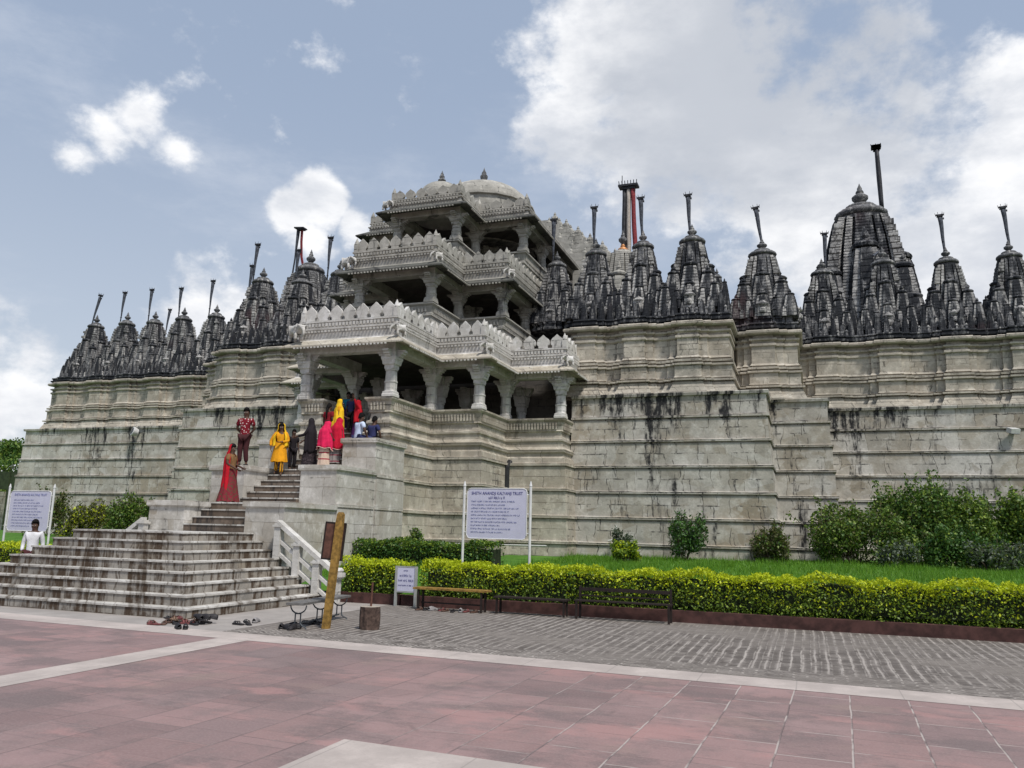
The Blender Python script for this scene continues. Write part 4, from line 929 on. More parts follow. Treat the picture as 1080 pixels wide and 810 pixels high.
def lines_left(board, w, H, zb):
    y = -.018
    text('SHETH ANANDJI KALYANJI TRUST', .10, (0, y, zb+H*.90), board, M_INKF, width=w*1.6)
    for i, q in enumerate([1.0,1.3,1.5,1.2,1.45,1.3,1.5,1.1,1.3,.9]): scribble(board, -w*.8+w*q/2, zb+H*(.77-.072*i), w*q, .036, M_INKF, y, 60+i)
notice('notice_board', (-22.6,18.8,.6), 1.86, 1.22, .80, 2.10, 'pale notice board on white posts left of the broad steps, behind the man in white', lines_left)
r = empty('hedge_notice', (-8.73,17.2,0), label='small white notice with blue writing set in the gap of the front hedge', cat='sign')
for sg in (-1, 1): b = MB(); b.box(sg*.25-.025, sg*.25+.025, -.03, .03, 0, .90); b.build('post', M_SFRAME, r)
b = MB(); b.box(-.225,.225,-.015,.015,.87,.90); b.box(-.225,.225,-.015,.015,.31,.34); b.build('frame', M_SFRAME, r)
b = MB(); b.box(-.223,.223,-.012,.012,.342,.868); bd = b.build('board', M_SIGNB, r)
for z, q, h in ((.80,.13,.032),(.69,.32,.055),(.58,.38,.05),(.47,.39,.028)): scribble(bd, 0, z, q, h, M_INK, -.014, int(z*100))

# ------------------------------------------------------------------ furniture
M_IRON = simple('blue grey painted iron', (.075,.085,.095), .5, .2, 9, .2); M_SEATG = simple('grey worn plank', (.13,.125,.12), .7, .25, 12); M_YEL = simple('weathered yellow plank', (.23,.135,.032), .75, .4, 14); M_BROWN = simple('rusty brown plate', (.11,.05,.035), .8, .35, 9); M_DKIRON = simple('dark brown iron', (.020,.013,.011), .7, .3, 9)
r = empty('long_bench', (-8.47,13.28,0), R(97.5), label='grey slab bench on curled iron legs beside the yellow post', cat='bench')
b = MB(); b.box(-1.02,1.02,-.16,.16,.41,.45); b.build('seat', M_SEATG, r)
for x in (-.86, 0., .86):
    b = MB()
    b.tube([(x,.15*math.cos(a),.40-.14*math.sin(a)) for a in np.linspace(0, math.pi, 9)], .013, 6)
    for sg in (-1, 1): b.tube([(x,sg*.05,.27),(x,sg*.05,.07)], .013, 6); b.tube([(x,sg*.05,.10),(x,sg*.09,.055),(x,sg*.15,.035),(x,sg*.17,.0)], .013, 6)
    b.tube([(x,-.05,.26),(x,.05,.26)], .012, 6); b.build('leg', M_IRON, r)
b = MB(); b.tube([(-.86,0,.09),(.86,0,.09)], .013, 6); b.build('stretcher', M_IRON, r)
r = empty('yellow_post', (-7.97,12.72,0), R(8), label='leaning yellow wooden post carrying a brown board', cat='post'); r.rotation_euler = (R(-2), R(3.6), R(8))
b = MB(); b.loft([[(x*k,y*k,z) for x, y in ((-.062,-.05),(.062,-.05),(.062,.05),(-.062,.05))] for z, k in ((-.02,1),(1.86,1),(1.90,.96),(1.98,.9),(2.02,.6))]); b.build('post_shaft', M_YEL, r)
b = MB(); b.bx((-.10,.072,1.50), (.36,.035,.62)); bd = b.build('board', M_BROWN, r)
b = MB()
for p, s in (((-.10,.072,1.82),(.38,.04,.03)),((-.10,.072,1.18),(.38,.04,.03)),((-.285,.072,1.5),(.03,.04,.66)),((.085,.072,1.5),(.03,.04,.66))): b.bx(p, s)
b.build('frame', M_DKIRON, bd)
M_LOG = simple('cut log bark', (.075,.05,.04), .95, .45, 16); M_LOGT = simple('cut log face', (.32,.28,.23), .9, .2, 14)
r = empty('log_stump', (-7.3,13.05,0), label='short dark log stump with a thin stick standing in it', cat='stump')
b = MB(); rg = []
for z in (0,.06,.2,.34,.39): rg.append([((.175+.012*math.sin(j*3.1+z*9))*math.cos(2*math.pi*j/24), (.175+.012*math.cos(j*2.3+z*7))*math.sin(2*math.pi*j/24), z) for j in range(24)])
b.loft(rg, cap=False); b.add(rg[-1], [tuple(range(24))], 1); b.build('log', [M_LOG, M_LOGT], r)
b = MB(); b.tube([(0,.02,.385),(.01,.02,.80)], .018, 6); b.build('stick', M_BROWN, r)
r = empty('plank_bench', (-7.42,16.85,0), label='low bench with a yellow plank top against the hedge kerb', cat='bench')
b = MB(); b.box(-.88,.88,-.16,.16,.44,.48); b.build('seat', M_YEL, r)
for x in (-.75, .75):
    for y in (-.12, .12): b = MB(); b.box(x-.02,x+.02,y-.02,y+.02,0,.438); b.build('leg', M_DKIRON, r)
b = MB(); b.box(-.73,.73,-.015,.015,.14,.17); b.build('stretcher', M_DKIRON, r)
r = empty('iron_bench', (-3.62,16.95,0), label='dark iron bench with back rails in front of the long hedge', cat='bench')
for x in (-.95, .95):
    b = MB(); b.box(x-.022,x+.022,-.18,-.14,0,.36); b.build('leg', M_DKIRON, r); b = MB(); b.box(x-.022,x+.022,.12,.16,0,.66); b.build('leg', M_DKIRON, r)
b = MB(); 
for y in (-.14,-.04,.06): b.box(-1.0,1.0,y-.035,y+.035,.36,.385)
b.build('seat', M_DKIRON, r)
b = MB(); b.box(-.927,.927,.125,.15,.56,.63); b.box(-.927,.927,.125,.15,.45,.48); b.build('backrest', M_DKIRON, r)
r = empty('iron_bench', (-5.62,17.0,0), label='low dark iron bench without a back, between the yellow plank bench and railed bench', cat='bench')
for x in (-.75, .75):
    for y in (-.12,.12): b = MB(); b.box(x-.02,x+.02,y-.02,y+.02,0,.33); b.build('leg', M_DKIRON, r)
b = MB(); b.box(-.82,.82,-.16,.16,.332,.365); b.build('seat', M_DKIRON, r)

# shoes
M_SHOE = [simple('black shoe rubber', (.022,.02,.022), .6, .3, 20), simple('brown sandal leather', (.10,.055,.04), .7, .3, 20), simple('dark red sandal', (.16,.05,.05), .7, .3, 20), simple('grey canvas shoe', (.22,.21,.21), .8, .2, 20), simple('tan sandal leather', (.20,.13,.09), .7, .3, 20)]
def sole(b, L, W, h):
    out = [(0,-.5),(.42,-.42),(.40,-.1),(.34,.1),(.48,.32),(.32,.47),(0,.5),(-.34,.46),(-.45,.3),(-.34,.1),(-.40,-.1),(-.42,-.42)]
    b.loft([[(x*W*k, y*L*k, z) for x, y in out] for z, k in ((0,.95),(h*.3,1),(h,.98))])
def sandal_mesh(m):
    b = MB(); sole(b, .26, .10, .025)
    for y0, y1 in ((.07,.06),(.02,.035)): b.loft([[(.045*math.cos(a), y0*.7+y1*.3+d, .02+.045*math.sin(a)) for d in (-.014,.014)] for a in np.linspace(0, math.pi, 9)], closed=False, cap=False)
    b.tube([(0,.09,.025),(.0,.07,.055),(.03,.0,.06),(.045,-.03,.02)], .006, 5); return b.mesh('sandal', [m])
def shoe_mesh(m):
    b = MB(); sole(b, .27, .10, .03); rg = []
    for y, w, z in ((-.125,.03,.075),(-.11,.04,.09),(-.05,.042,.095),(0.,.042,.085),(.05,.045,.065),(.10,.04,.052),(.128,.02,.04)):
        rg.append([(w*math.cos(a), y, .028+(z-.028)*math.sin(a)) for a in np.linspace(0, math.pi, 9)])
    b.loft(rg, closed=False, cap=False); return b.mesh('shoe', [m], True)
SM = [sandal_mesh(m) for m in (M_SHOE[0], M_SHOE[1], M_SHOE[2], M_SHOE[4])]; SH_ = [shoe_mesh(M_SHOE[0]), shoe_mesh(M_SHOE[3])]
GS = 'shoes left at the foot of the steps'
def shoe(me, x, y, rz, lab, z=.008, tilt=0., name='sandal'):
    o = inst(me, name, None, (x, y, z), rz, label=lab, cat='shoe', group=GS); o.rotation_euler = (tilt, tilt*.6, rz)
HEAP = 'sandal lying in the loose heap of footwear by the step corner'
for i in range(15):
    a = random.uniform(0, 6.28); q = random.random()**.6
    lay = 0 if i < 9 else .05
    shoe(SM[(0,1,2,0,1,3)[i % 6]], -10.42+.50*q*math.cos(a), 12.12+.20*q*math.sin(a), random.uniform(0, 6.28), HEAP, .008+lay*(1-.5*q), .25 if lay else 0.)
for i in range(3): shoe(SH_[0], -10.30+.10*i, 12.22+.04*i, 1.2+.4*i, 'black shoe on top of the heap of footwear by the step corner', .09, .2, 'shoe')
for i, (x, y, rz) in enumerate(((-10.85,11.72,1.3),(-10.72,11.62,1.7),(-10.62,11.75,.6))): shoe(SM[(1,2,1)[i]], x, y, rz, 'brown sandal lying flat on the pale strip just left of the heap')
shoe(SH_[0], -10.02, 11.42, .9, 'black shoe of the pair on the pale strip in front of the heap', name='shoe'); shoe(SH_[0], -9.90, 11.46, .7, 'black shoe of the pair on the pale strip in front of the heap', name='shoe')
shoe(SM[0], -9.55, 12.38, 1.4, 'black sandal of the pair between heap and bench'); shoe(SM[0], -9.42, 12.46, 1.1, 'black sandal of the pair between heap and bench', tilt=.2, z=.02)
shoe(SH_[1], -9.52, 12.85, .3, 'single grey-white shoe behind the pair of black sandals', name='shoe')
for i, (x, y) in enumerate(((-8.62,12.35),(-8.50,12.30),(-8.42,12.42),(-8.56,12.52),(-8.36,12.28))): shoe(SH_[0], x, y, .5+.7*i, 'black shoe in the row under the near end of the slab bench', name='shoe')
for i, (x, y) in enumerate(((-8.62,13.1),(-8.48,13.15),(-8.58,13.35))): shoe(SM[0], x, y, 1.3+.2*i, 'black sandal under the middle of the slab bench')
for i in range(9): shoe((SM[1], SM[0], SH_[1], SM[2])[i % 4], -8.05+.15*i+random.uniform(-.03,.03), 16.62+random.uniform(-.05,.12), random.uniform(-.4,.4), ('sandal','shoe')[i % 4 == 2]+' in the untidy row under the yellow plank bench', name=('sandal','shoe')[i % 4 == 2])

# floodlights and small wall fittings
M_LAMP = simple('white lamp housing', (.55,.55,.54), .5, .1, 8); M_LENS = simple('dark lamp glass', (.05,.055,.06), .15, .1, 5, 0, .5)
for x, y, z, lab, sg in ((-34.56,34.62,6.62,'round white floodlight on the left terrace wall',1),(7.38,34.70,5.92,'boxy white floodlight high on the right terrace wall',-1)):
    r = empty('floodlight', (x, y, z), label=lab, cat='floodlight', group='floodlights on the terrace walls')
    b = MB()
    if sg > 0: b.lathe([(.10,-.16),(.20,-.13),(.24,.05),(.25,.14),(.22,.16)], n=20)
    else: b.bx((0,0,0), (.36,.28,.18))
    o = b.build('housing', M_LAMP, r); o.rotation_euler = (R(75) if sg > 0 else R(18), 0, R(-25)*sg)
    b = MB(); b.lathe([(.19,.165),(.14,.172),(.02,.175)], n=20) if sg > 0 else b.bx((0,-.06,-.10), (.30,.2,.02)); b.build('lens', M_LENS, o)
    b = MB(); b.box(-.04,.04,.0,.36,-.03,.03); b.build('bracket', M_POLE, r)
M_PIPE = simple('black drain pipe', (.02,.02,.022), .6, .3, 8); M_PIPEW = simple('white conduit', (.55,.54,.52), .6, .1, 8)
b = MB(); b.tube([(-10.42,28.28,.8),(-10.42,28.28,4.1),(-10.42,28.6,4.3)], .11, 10); tag(b.build('drain_pipe', M_PIPE), 'thick black drain pipe in the corner of the porch base', 'pipe')
b = MB(); b.tube([(-11.95,21.0,1.32),(-11.9,25.4,1.30)], .022, 6); b.tube([(-11.85,25.3,1.30),(-7.9,25.3,1.32)], .022, 6); tag(b.build('conduit', M_PIPEW), 'thin white conduit running along the porch base above the dark hedge', 'pipe')
b = MB(); b.tube([(-6.55,29.42,1.55),(-6.55,29.42,2.05)], .03, 6); b.tube([(-6.55,29.42,1.55),(-6.85,29.42,1.50)], .03, 6); tag(b.build('bent_pipe', M_PIPEW), 'short bent white pipe on the wall right of the porch', 'pipe')

# ------------------------------------------------------------------ people
def skin_m(name, c):
    return simple(name, c, .55, .08, 12)
M_SKIN = skin_m('brown skin', (.17,.085,.05)); M_SKIND = skin_m('dark brown skin', (.085,.045,.03)); M_HAIR = simple('black hair', (.010,.009,.009), .85, .3, 30, 0, .08); M_EYE = simple('eye', (.6,.58,.55), .3, .02, 5); M_DKEYE = simple('iris', (.02,.015,.012), .3, .1, 5)
def cloth(name, c, pattern=None, c2=(.6,.55,.5)):
    g = G(name, .85, .15); P = g.n('ShaderNodeTexCoord').outputs['Object']; n = g.noise(P, 6, 3)
    b = g.mix(g.step(n, .3, .7), tuple(x*.85 for x in c), tuple(min(1, x*1.12) for x in c))
    if pattern == 'dots': b = g.mix(g.step(g.vor(P, 17.), .30, .25), b, c2)
    if pattern == 'bands': b = g.mix(g.step(g.math('PINGPONG', g.math('MULTIPLY', g.sep(P)[2], 9.), 1.), .75, .85), b, c2)
    if pattern == 'print': b = g.mix(g.step(g.noise(P, 16, 2), .52, .56), b, c2)
    if pattern == 'pleat':
        s = g.sep(P); a = g.math('ARCTAN2', s[0], s[1]); b = g.mix(g.step(g.math('SINE', g.math('MULTIPLY', a, 18.)), -.2, .6), b, c2)
    g.bump(g.noise(P, 18, 3), .006, .5); return g.done(b)

J0 = dict(pelvis=(0,0,.93), spine=(0,-.005,1.12), chest=(0,0,1.31), neck=(0,.01,1.46), head=(0,-.005,1.555), head2=(0,-.01,1.63), crown=(0,.005,1.70),
          shL=(.175,.01,1.385), elL=(.225,.03,1.11), wrL=(.235,-.05,.88), shR=(-.175,.01,1.385), elR=(-.225,.03,1.11), wrR=(-.235,-.05,.88),
          hipL=(.09,0,.87), knL=(.10,-.02,.49), anL=(.10,.02,.085), toL=(.12,-.14,.03), hipR=(-.09,0,.87), knR=(-.10,-.02,.49), anR=(-.10,.02,.085), toR=(-.12,-.14,.03))
RAD = dict(pelvis=(.135,.105), spine=(.12,.09), chest=(.145,.10), neck=.055, head=(.068,.080), head2=(.078,.092), crown=(.055,.065), shL=.058, shR=.058, elL=.042, elR=.042, wrL=.028, wrR=.028, hipL=.085, hipR=.085, knL=.058, knR=.058, anL=.040, anR=.040, toL=(.042,.025), toR=(.042,.025))
EDG = [('pelvis','spine'),('spine','chest'),('chest','neck'),('neck','head'),('head','head2'),('head2','crown'),('chest','shL'),('shL','elL'),('elL','wrL'),('chest','shR'),('shR','elR'),('elR','wrR'),('pelvis','hipL'),('hipL','knL'),('knL','anL'),('anL','toL'),('pelvis','hipR'),('hipR','knR'),('knR','anR'),('anR','toR')]
def add_hand(nodes, edges, side, J):
    w = Vector(J['wr'+side]); e = Vector(J['el'+side]); d = (w-e).normalized(); sg = 1 if side == 'L' else -1
    q = Vector((0,-1,0)) if abs(d.y) < .8 else Vector((0,0,-1)); q = (q - d*q.dot(d)).normalized(); s = d.cross(q)
    palm = w + d*.055; nodes['pa'+side] = (palm, (.034,.018)); edges.append(('wr'+side, 'pa'+side))
    for i, (o, L) in enumerate(((-.028,.070),(-.010,.082),(.010,.078),(.028,.060))):
        k = w + d*.095 + q*o; nodes[f'k{side}{i}'] = (k, .0095); t = k + d*L*.55 + s*.012*sg; nodes[f'm{side}{i}'] = (t, .0085); u = t + d*L*.40 + s*.022*sg; nodes[f't{side}{i}'] = (u, .007)
        edges += [('pa'+side, f'k{side}{i}'), (f'k{side}{i}', f'm{side}{i}'), (f'm{side}{i}', f't{side}{i}')]
    t0 = w + d*.045 + q*.036; t1 = t0 + (d*.7+q*.7)*.035; t2 = t1 + d*.03
    nodes['th0'+side] = (t0, .012); nodes['th1'+side] = (t1, .010); nodes['th2'+side] = (t2, .008)
    edges += [('pa'+side, 'th0'+side), ('th0'+side, 'th1'+side), ('th1'+side, 'th2'+side)]
def person(loc, rz, H, label, skin=None, pose={}, top=None, bottom=None, skirt=None, veil=None, hair='short', sleeves='short', sash=None, lean=0., long_top=0., group='visitors on the temple steps', shoes=None):
    J = dict(J0); J.update(pose); J = {k: Vector(v) for k, v in J.items()}
    skin = skin or M_SKIN
    root = empty('person', loc, rz, label=label, cat='person', group=group); root.scale = (H/1.75,)*3
    nodes = {k: (J[k], RAD[k]) for k in J}; edges = list(EDG)
    hd = (J['crown']-J['neck']).normalized(); fwd = Vector((0,-1,0)); fwd = (fwd - hd*fwd.dot(hd)).normalized()
    nodes['nose'] = (J['head']+fwd*.098+hd*.02, .013); edges.append(('head','nose'))
    nodes['chin'] = (J['head']+fwd*.052-hd*.045, .036); edges.append(('head','chin'))
    for s, sg in (('L',1),('R',-1)):
        ax = fwd.cross(hd)*-sg; nodes['ear'+s] = (J['head']-ax*.084+hd*.02, (.012,.02)); edges.append(('head','ear'+s)); add_hand(nodes, edges, s, J)
    inst(skin_mesh('body', nodes, edges, 'pelvis', [skin], 1), 'body', root)
    # face
    b = MB(); side = fwd.cross(hd)
    for sg in (-1, 1):
        c = J['head']+hd*.035+side*.032*sg+fwd*.083; b.lathe([(.001,-.012),(.010,-.008),(.012,0),(.010,.008),(.001,.012)], c, 8, 0); c2 = c+fwd*.008; b.lathe([(.001,-.007),(.006,-.004),(.006,.004),(.001,.007)], c2, 6, 1)
        b.bx(c+hd*.022+fwd*.006, (.036,.01,.007), 1)
    b.build('eyes', [M_EYE, M_DKEYE], root)
    b = MB(); b.bx(J['head']-hd*.035+fwd*.092, (.045,.012,.012)); b.build('mouth', simple_cache('lips', (.12,.045,.04)), root)
    # hair: a cap over the skull, plus a bun or plait
    if hair:
        b = MB(); rings = []
        for i in range(9):
            t = i/8; ang = t*math.pi*.56; r = math.sin(ang)
            ring = []
            for j in range(20):
                a = 2*math.pi*j/20; f = math.cos(a); dn = -.10*max(0, -f)*max(0, t-.55)*2
                p = J['head2'] + hd*(.012+.125*math.cos(ang)+dn) + fwd*(f*r*.112-.012) + side*(math.sin(a)*r*.096)
                if f > .45 and t > .8: p = p - fwd*.03 + hd*.03
                ring.append(p)
            rings.append(ring)
        b.loft(rings)
        if hair == 'long': b.tube([J['head']-fwd*.09, J['neck']-fwd*.10, J['chest']-fwd*.13, J['spine']-fwd*.13], [.05,.045,.035,.015], 8)
        b.build('hair', M_HAIR, root, True)
    def garment(name, keys, extra, m, scale={}):
        nn = {}
        for k in keys:
            r = RAD.get(k, .05); r = r if hasattr(r, '__len__') else (r, r); q = scale.get(k, 1.0); nn[k] = (J[k], (r[0]*q+extra, r[1]*q+extra))
        return nn
    if top:
        nn = garment('shirt', ['spine','chest','pelvis','shL','shR'], .034, top); nn['yoke'] = (J['chest'].lerp(J['neck'], .5), (.135,.098)); nn['collar'] = (J['chest'].lerp(J['neck'], .88), .074)
        ee = [('pelvis','spine'),('spine','chest'),('chest','yoke'),('yoke','collar'),('chest','shL'),('chest','shR')]
        nn['hem'] = (J['pelvis']+Vector((0,0,-.10)), (.172,.142)); ee.append(('pelvis','hem'))
        for s in 'LR':
            if sleeves == 'short': nn['sl'+s] = (J['sh'+s].lerp(J['el'+s], .72), .068); ee.append(('sh'+s, 'sl'+s))
            else: nn['el'+s] = (J['el'+s], .056); nn['sl'+s] = (J['el'+s].lerp(J['wr'+s], .85), .045); ee += [('sh'+s, 'el'+s), ('el'+s, 'sl'+s)]
        inst(skin_mesh('shirt', nn, ee, 'chest', [top], 1), 'shirt', root)
    if bottom:
        nn = garment('trousers', ['pelvis','hipL','hipR','knL','knR'], .026, bottom); ee = [('pelvis','hipL'),('pelvis','hipR'),('hipL','knL'),('hipR','knR')]
        for s in 'LR': nn['an'+s] = (J['an'+s]+Vector((0,0,.03)), .068); ee.append(('kn'+s, 'an'+s))
        inst(skin_mesh('trousers', nn, ee, 'pelvis', [bottom], 1), 'trousers', root)
    if skirt:
        m, zt, zb, r0, r1 = skirt[:5]; b = MB(); rings = []
        c0 = J['pelvis'] if zt < 1.15 else J['spine']; c1 = (J['anL']+J['anR'])/2
        for i in range(13):
            t = i/12; z = zt + (zb-zt)*t; c = Vector(c0).lerp(c1, t); r = r0 + (r1-r0)*t**1.2
            rings.append([(c.x+r*1.12*(1+.09*t*math.sin(j*2*math.pi*11/44+3*math.sin(t*2)+math.sin(j*.3)))*math.cos(2*math.pi*j/44), c.y+r*.92*(1+.09*t*math.sin(j*2*math.pi*11/44+math.sin(j*.3)))*math.sin(2*math.pi*j/44), z+.012*math.sin(j*.9)*t) for j in range(44)])
        b.loft(rings, cap=False); b.build('skirt', m, root, True)
    if veil:
        m, zb, fr = veil[:3]; b = MB(); rings = []; open_ = veil[3] if len(veil) > 3 else .75
        hc = J['head2']; n = 30
        def prof(t):
            # top of the head -> head -> neck -> shoulders -> back
            if t < .25: u = t/.25; return hc + hd*(.115*(math.cos(u*1.45))), .118*math.sin(u*1.5)+.012
            if t < .40: u = (t-.25)/.15; return hc.lerp(J['neck'], u), .128-.015*math.sin(u*3.1)+.03*u
            if t < .55: u = (t-.40)/.15; return J['neck'].lerp(J['chest'], u), .155+.085*u
            u = (t-.55)/.45; a = J['chest'].lerp(J['pelvis'], min(1, u*1.0)); a = Vector((a.x, a.y, J['chest'].z + (zb-J['chest'].z)*u)); return a, .24 + fr*u
        for i in range(19):
            t = i/18; c, r = prof(t); o = open_*(1-.25*(t > .4)); ring = []
            for j in range(n):
                a = o + (2*math.pi-2*o)*j/(n-1); k = 1+(.075*math.sin(j*1.3+t*5)+.045*math.sin(j*2.9-t*9))*(t > .38)*(.5+t*.6)
                ring.append(c + fwd*(math.cos(a)*r*k*(.95 if t < .4 else .78)) + side*(math.sin(a)*r*k) + Vector((0,0,-.03*math.sin(j*.7)*(t > .9))))
            rings.append(ring)
        b.loft(rings, closed=False, cap=False); v = b.build('veil', m, root, True)
        md = v.modifiers.new('thickness', 'SOLIDIFY'); md.thickness = .008
        if len(veil) > 4:
            e = MB(); e.tube([p*1.0 for p in rings[-1]], .012, 5); e.build('hem_border', veil[4], root)
    if shoes:
        for s in 'LR':
            f = MB(); p, q = J['an'+s], J['to'+s]; f.loft([[(p.x+.045*math.cos(a), p.y+.05*math.sin(a)+dy, z) for a in np.linspace(0, 6.28, 9)[:-1]] for z, dy in ((.0,0),(.08,0))]); f.loft([[(q.x+x, q.y+y, z) for x, y in ((-.045,-.07),(.045,-.07),(.05,.15),(-.05,.15))] for z in (0,.055)]); f.build('shoes', shoes, root)
    return root
_sc = {}
def simple_cache(n, c):
    if n not in _sc: _sc[n] = simple(n, c, .5, .1, 10)
    return _sc[n]
C_MAROON = cloth('maroon polka dot cotton', (.16,.012,.02), 'dots', (.62,.52,.50)); C_DKTR = cloth('dark maroon trousers', (.055,.018,.02)); C_RED = cloth('scarlet veil', (.40,.010,.02)); C_WINE = cloth('wine skirt', (.17,.02,.03), 'print', (.10,.05,.03)); C_TAN = cloth('tan blouse', (.20,.11,.05))
C_YEL = cloth('orange yellow cotton', (.66,.29,.012)); C_YELP = cloth('yellow and brown striped skirt', (.62,.30,.02), 'pleat', (.06,.03,.02)); C_YEL2 = cloth('bright yellow veil', (.75,.46,.02)); C_WHITE = cloth('white cotton', (.62,.62,.64)); C_PINKR = cloth('pink red shirt', (.50,.05,.11)); C_JEAN = cloth('blue jeans', (.05,.075,.16)); C_PALE = cloth('pale bag cloth', (.50,.52,.56))
C_BLACK = cloth('black cotton', (.018,.015,.018)); C_BLK2 = cloth('black printed skirt', (.022,.017,.02), 'print', (.06,.045,.05)); C_PINK = cloth('hot pink veil', (.62,.018,.085)); C_CREAM = cloth('cream and red printed skirt', (.55,.42,.33), 'bands', (.30,.03,.05)); C_CRIM = cloth('crimson veil', (.48,.010,.035)); C_GREYS = cloth('grey printed skirt', (.30,.27,.26), 'bands', (.25,.06,.08))
C_LBLUE = cloth('pale blue shirt', (.46,.53,.68)); C_NAVY = cloth('navy cloth', (.03,.035,.10)); C_TEAL = cloth('teal blouse', (.02,.18,.28)); C_DKRED = cloth('dark red dress', (.20,.012,.02)); C_PURP = cloth('purple skirt', (.07,.02,.09)); C_BORD = cloth('gold white border', (.65,.50,.42))

# the man in the spotted shirt stands on the left stair wall's step, turned to the right
person((-15.55,19.75,3.435), R(25), 1.74, 'man in maroon shirt with white polka dots standing behind the woman in the red veil', pose=dict(elL=(.26,.06,1.12), wrL=(.12,.12,.98), elR=(-.26,.06,1.12), wrR=(-.12,.12,.98), knL=(.06,-.02,.49)), top=C_MAROON, bottom=C_DKTR, skin=M_SKIND, shoes=M_SHOE[0])
person((-14.93,18.5,2.335), R(100), 1.62, 'woman in long scarlet veil and wine skirt at the foot of the middle flight', pose=dict(elL=(.25,-.02,1.14), wrL=(.20,-.22,1.06), elR=(-.25,.0,1.14), wrR=(-.12,-.22,1.0)), top=C_TAN, skirt=(C_WINE, 1.0, .03, .155, .34), veil=(C_RED, .30, .05, 1.55), skin=M_SKIND, hair='bun', sleeves='short')
person((-14.85,20.55,3.25), R(25), 1.56, 'woman in orange-yellow dress and headscarf coming down the middle flight', pose=dict(elR=(-.33,.0,1.12), wrR=(-.30,-.08,.90), elL=(.27,-.04,1.13), wrL=(.06,-.21,1.08), knL=(.10,-.14,.52), anL=(.10,-.12,.02), toL=(.12,-.27,-.02), knR=(-.09,-.02,.5)), top=C_YEL, sleeves='long', skirt=(C_YEL, 1.1, .42, .165, .24), bottom=C_YELP, veil=(C_YEL2, .95, .02, .95), skin=M_SKIND, hair='bun')
person((-15.35,21.2,3.436), R(160), 1.50, 'boy in pink-red shirt and blue jeans with a pale bag, seen from behind', top=C_PINKR, bottom=C_JEAN, skin=M_SKIND, pose=dict(wrR=(-.25,-.02,.86), wrL=(.25,.0,.86)))
bag = empty('shoulder_bag', (-15.18,20.98,3.90), R(10), label='pale blue-white cloth bag hanging beside the boy in pink-red', cat='bag')
b = MB(); b.loft([[(.17*k*math.cos(a), .07*k*math.sin(a), z) for a in np.linspace(0, 6.283, 13)[:-1]] for z, k in ((-.26,.85),(-.2,1),(0,1.02),(.18,.92),(.24,.6))]); b.build('bag_body', C_PALE, bag, True)
b = MB(); b.tube([(-.1,0,.22),(-.05,0,.42),(.05,0,.42),(.1,0,.22)], .012, 6); b.build('strap', C_PALE, bag)
person((-14.92,21.3,3.435), R(60), 1.28, 'small child in dark clothes between the boy in pink-red and the woman in black', top=C_BLACK, bottom=C_BLACK, skin=M_SKIND)
person((-14.12,21.0,3.44), R(-75), 1.55, 'woman dressed all in black reaching out her arm to the pink veil', pose=dict(elL=(.22,-.14,1.16), wrL=(.18,-.42,1.10), elR=(-.20,-.1,1.15), wrR=(-.15,-.28,1.0)), top=C_BLACK, sleeves='long', skirt=(C_BLK2, 1.0, .02, .16, .33), veil=(C_BLACK, .55, .05, 1.1), skin=M_SKIND, hair='bun')
person((-13.5,20.85,3.44), R(165), 1.50, 'woman in hot pink veil with white hem over a cream printed skirt', pose=dict(head=(0,-.07,1.51), head2=(0,-.09,1.58), crown=(0,-.09,1.65), neck=(0,-.04,1.44), elL=(.24,-.06,1.14), wrL=(.12,-.25,1.08), elR=(-.24,-.06,1.14), wrR=(-.12,-.25,1.08)), top=C_PINK, skirt=(C_CREAM, .98, .05, .15, .22), veil=(C_PINK, .68, .07, .8, C_BORD), skin=M_SKIND, hair='bun')
person((-13.66,21.75,3.64), R(170), 1.52, 'woman in crimson veil with white hem climbing just right of the hot pink veil', pose=dict(head=(0,-.07,1.51), head2=(0,-.09,1.58), crown=(0,-.09,1.65), neck=(0,-.04,1.44), elL=(.24,-.06,1.14), wrL=(.14,-.25,1.05)), top=C_CRIM, skirt=(C_GREYS, .98, .05, .15, .23), veil=(C_CRIM, .50, .09, .7, C_BORD), skin=M_SKIND, hair='bun')
person((-14.25,22.75,4.41), R(120), 1.48, 'woman in bright yellow veil above the crimson veil on the top flight', pose=dict(head=(0,-.05,1.53), elL=(.25,-.05,1.14), wrL=(.14,-.25,1.05)), top=C_YEL, skirt=(C_PURP, 1.0, .03, .15, .30), veil=(C_YEL2, .60, .14, .85), skin=M_SKIND, hair='bun')
person((-13.72,23.0,4.42), R(-60), 1.46, 'woman in red with purple skirt lifting one arm against the porch pillar', pose=dict(elL=(.36,-.08,1.52), wrL=(.42,-.16,1.76), elR=(-.25,0,1.12)), top=C_RED, sleeves='long', skirt=(C_PURP, 1.0, .03, .16, .30), veil=(C_RED, .80, .04, 1.0), skin=M_SKIND, hair='bun')
SEAT = dict(pelvis=(0,.0,.12), spine=(0,-.03,.31), chest=(0,-.07,.50), neck=(0,-.08,.645), head=(0,-.11,.74), head2=(0,-.12,.815), crown=(0,-.105,.885), shL=(.18,-.06,.575), shR=(-.18,-.06,.575), elL=(.28,-.10,.33), wrL=(.20,-.24,.14), elR=(-.28,-.10,.33), wrR=(-.20,-.24,.14), hipL=(.095,-.03,.09), hipR=(-.095,-.03,.09), knL=(.14,-.44,.12), knR=(-.14,-.44,.12), anL=(.13,-.50,-.30), anR=(-.13,-.50,-.30), toL=(.14,-.64,-.34), toR=(-.14,-.64,-.34))
person((-13.17,22.15,4.42), R(150), 1.68, 'man in pale blue shirt sitting with his back turned on the upper stair wall', pose=SEAT, top=C_LBLUE, bottom=C_NAVY, skin=M_SKIND)
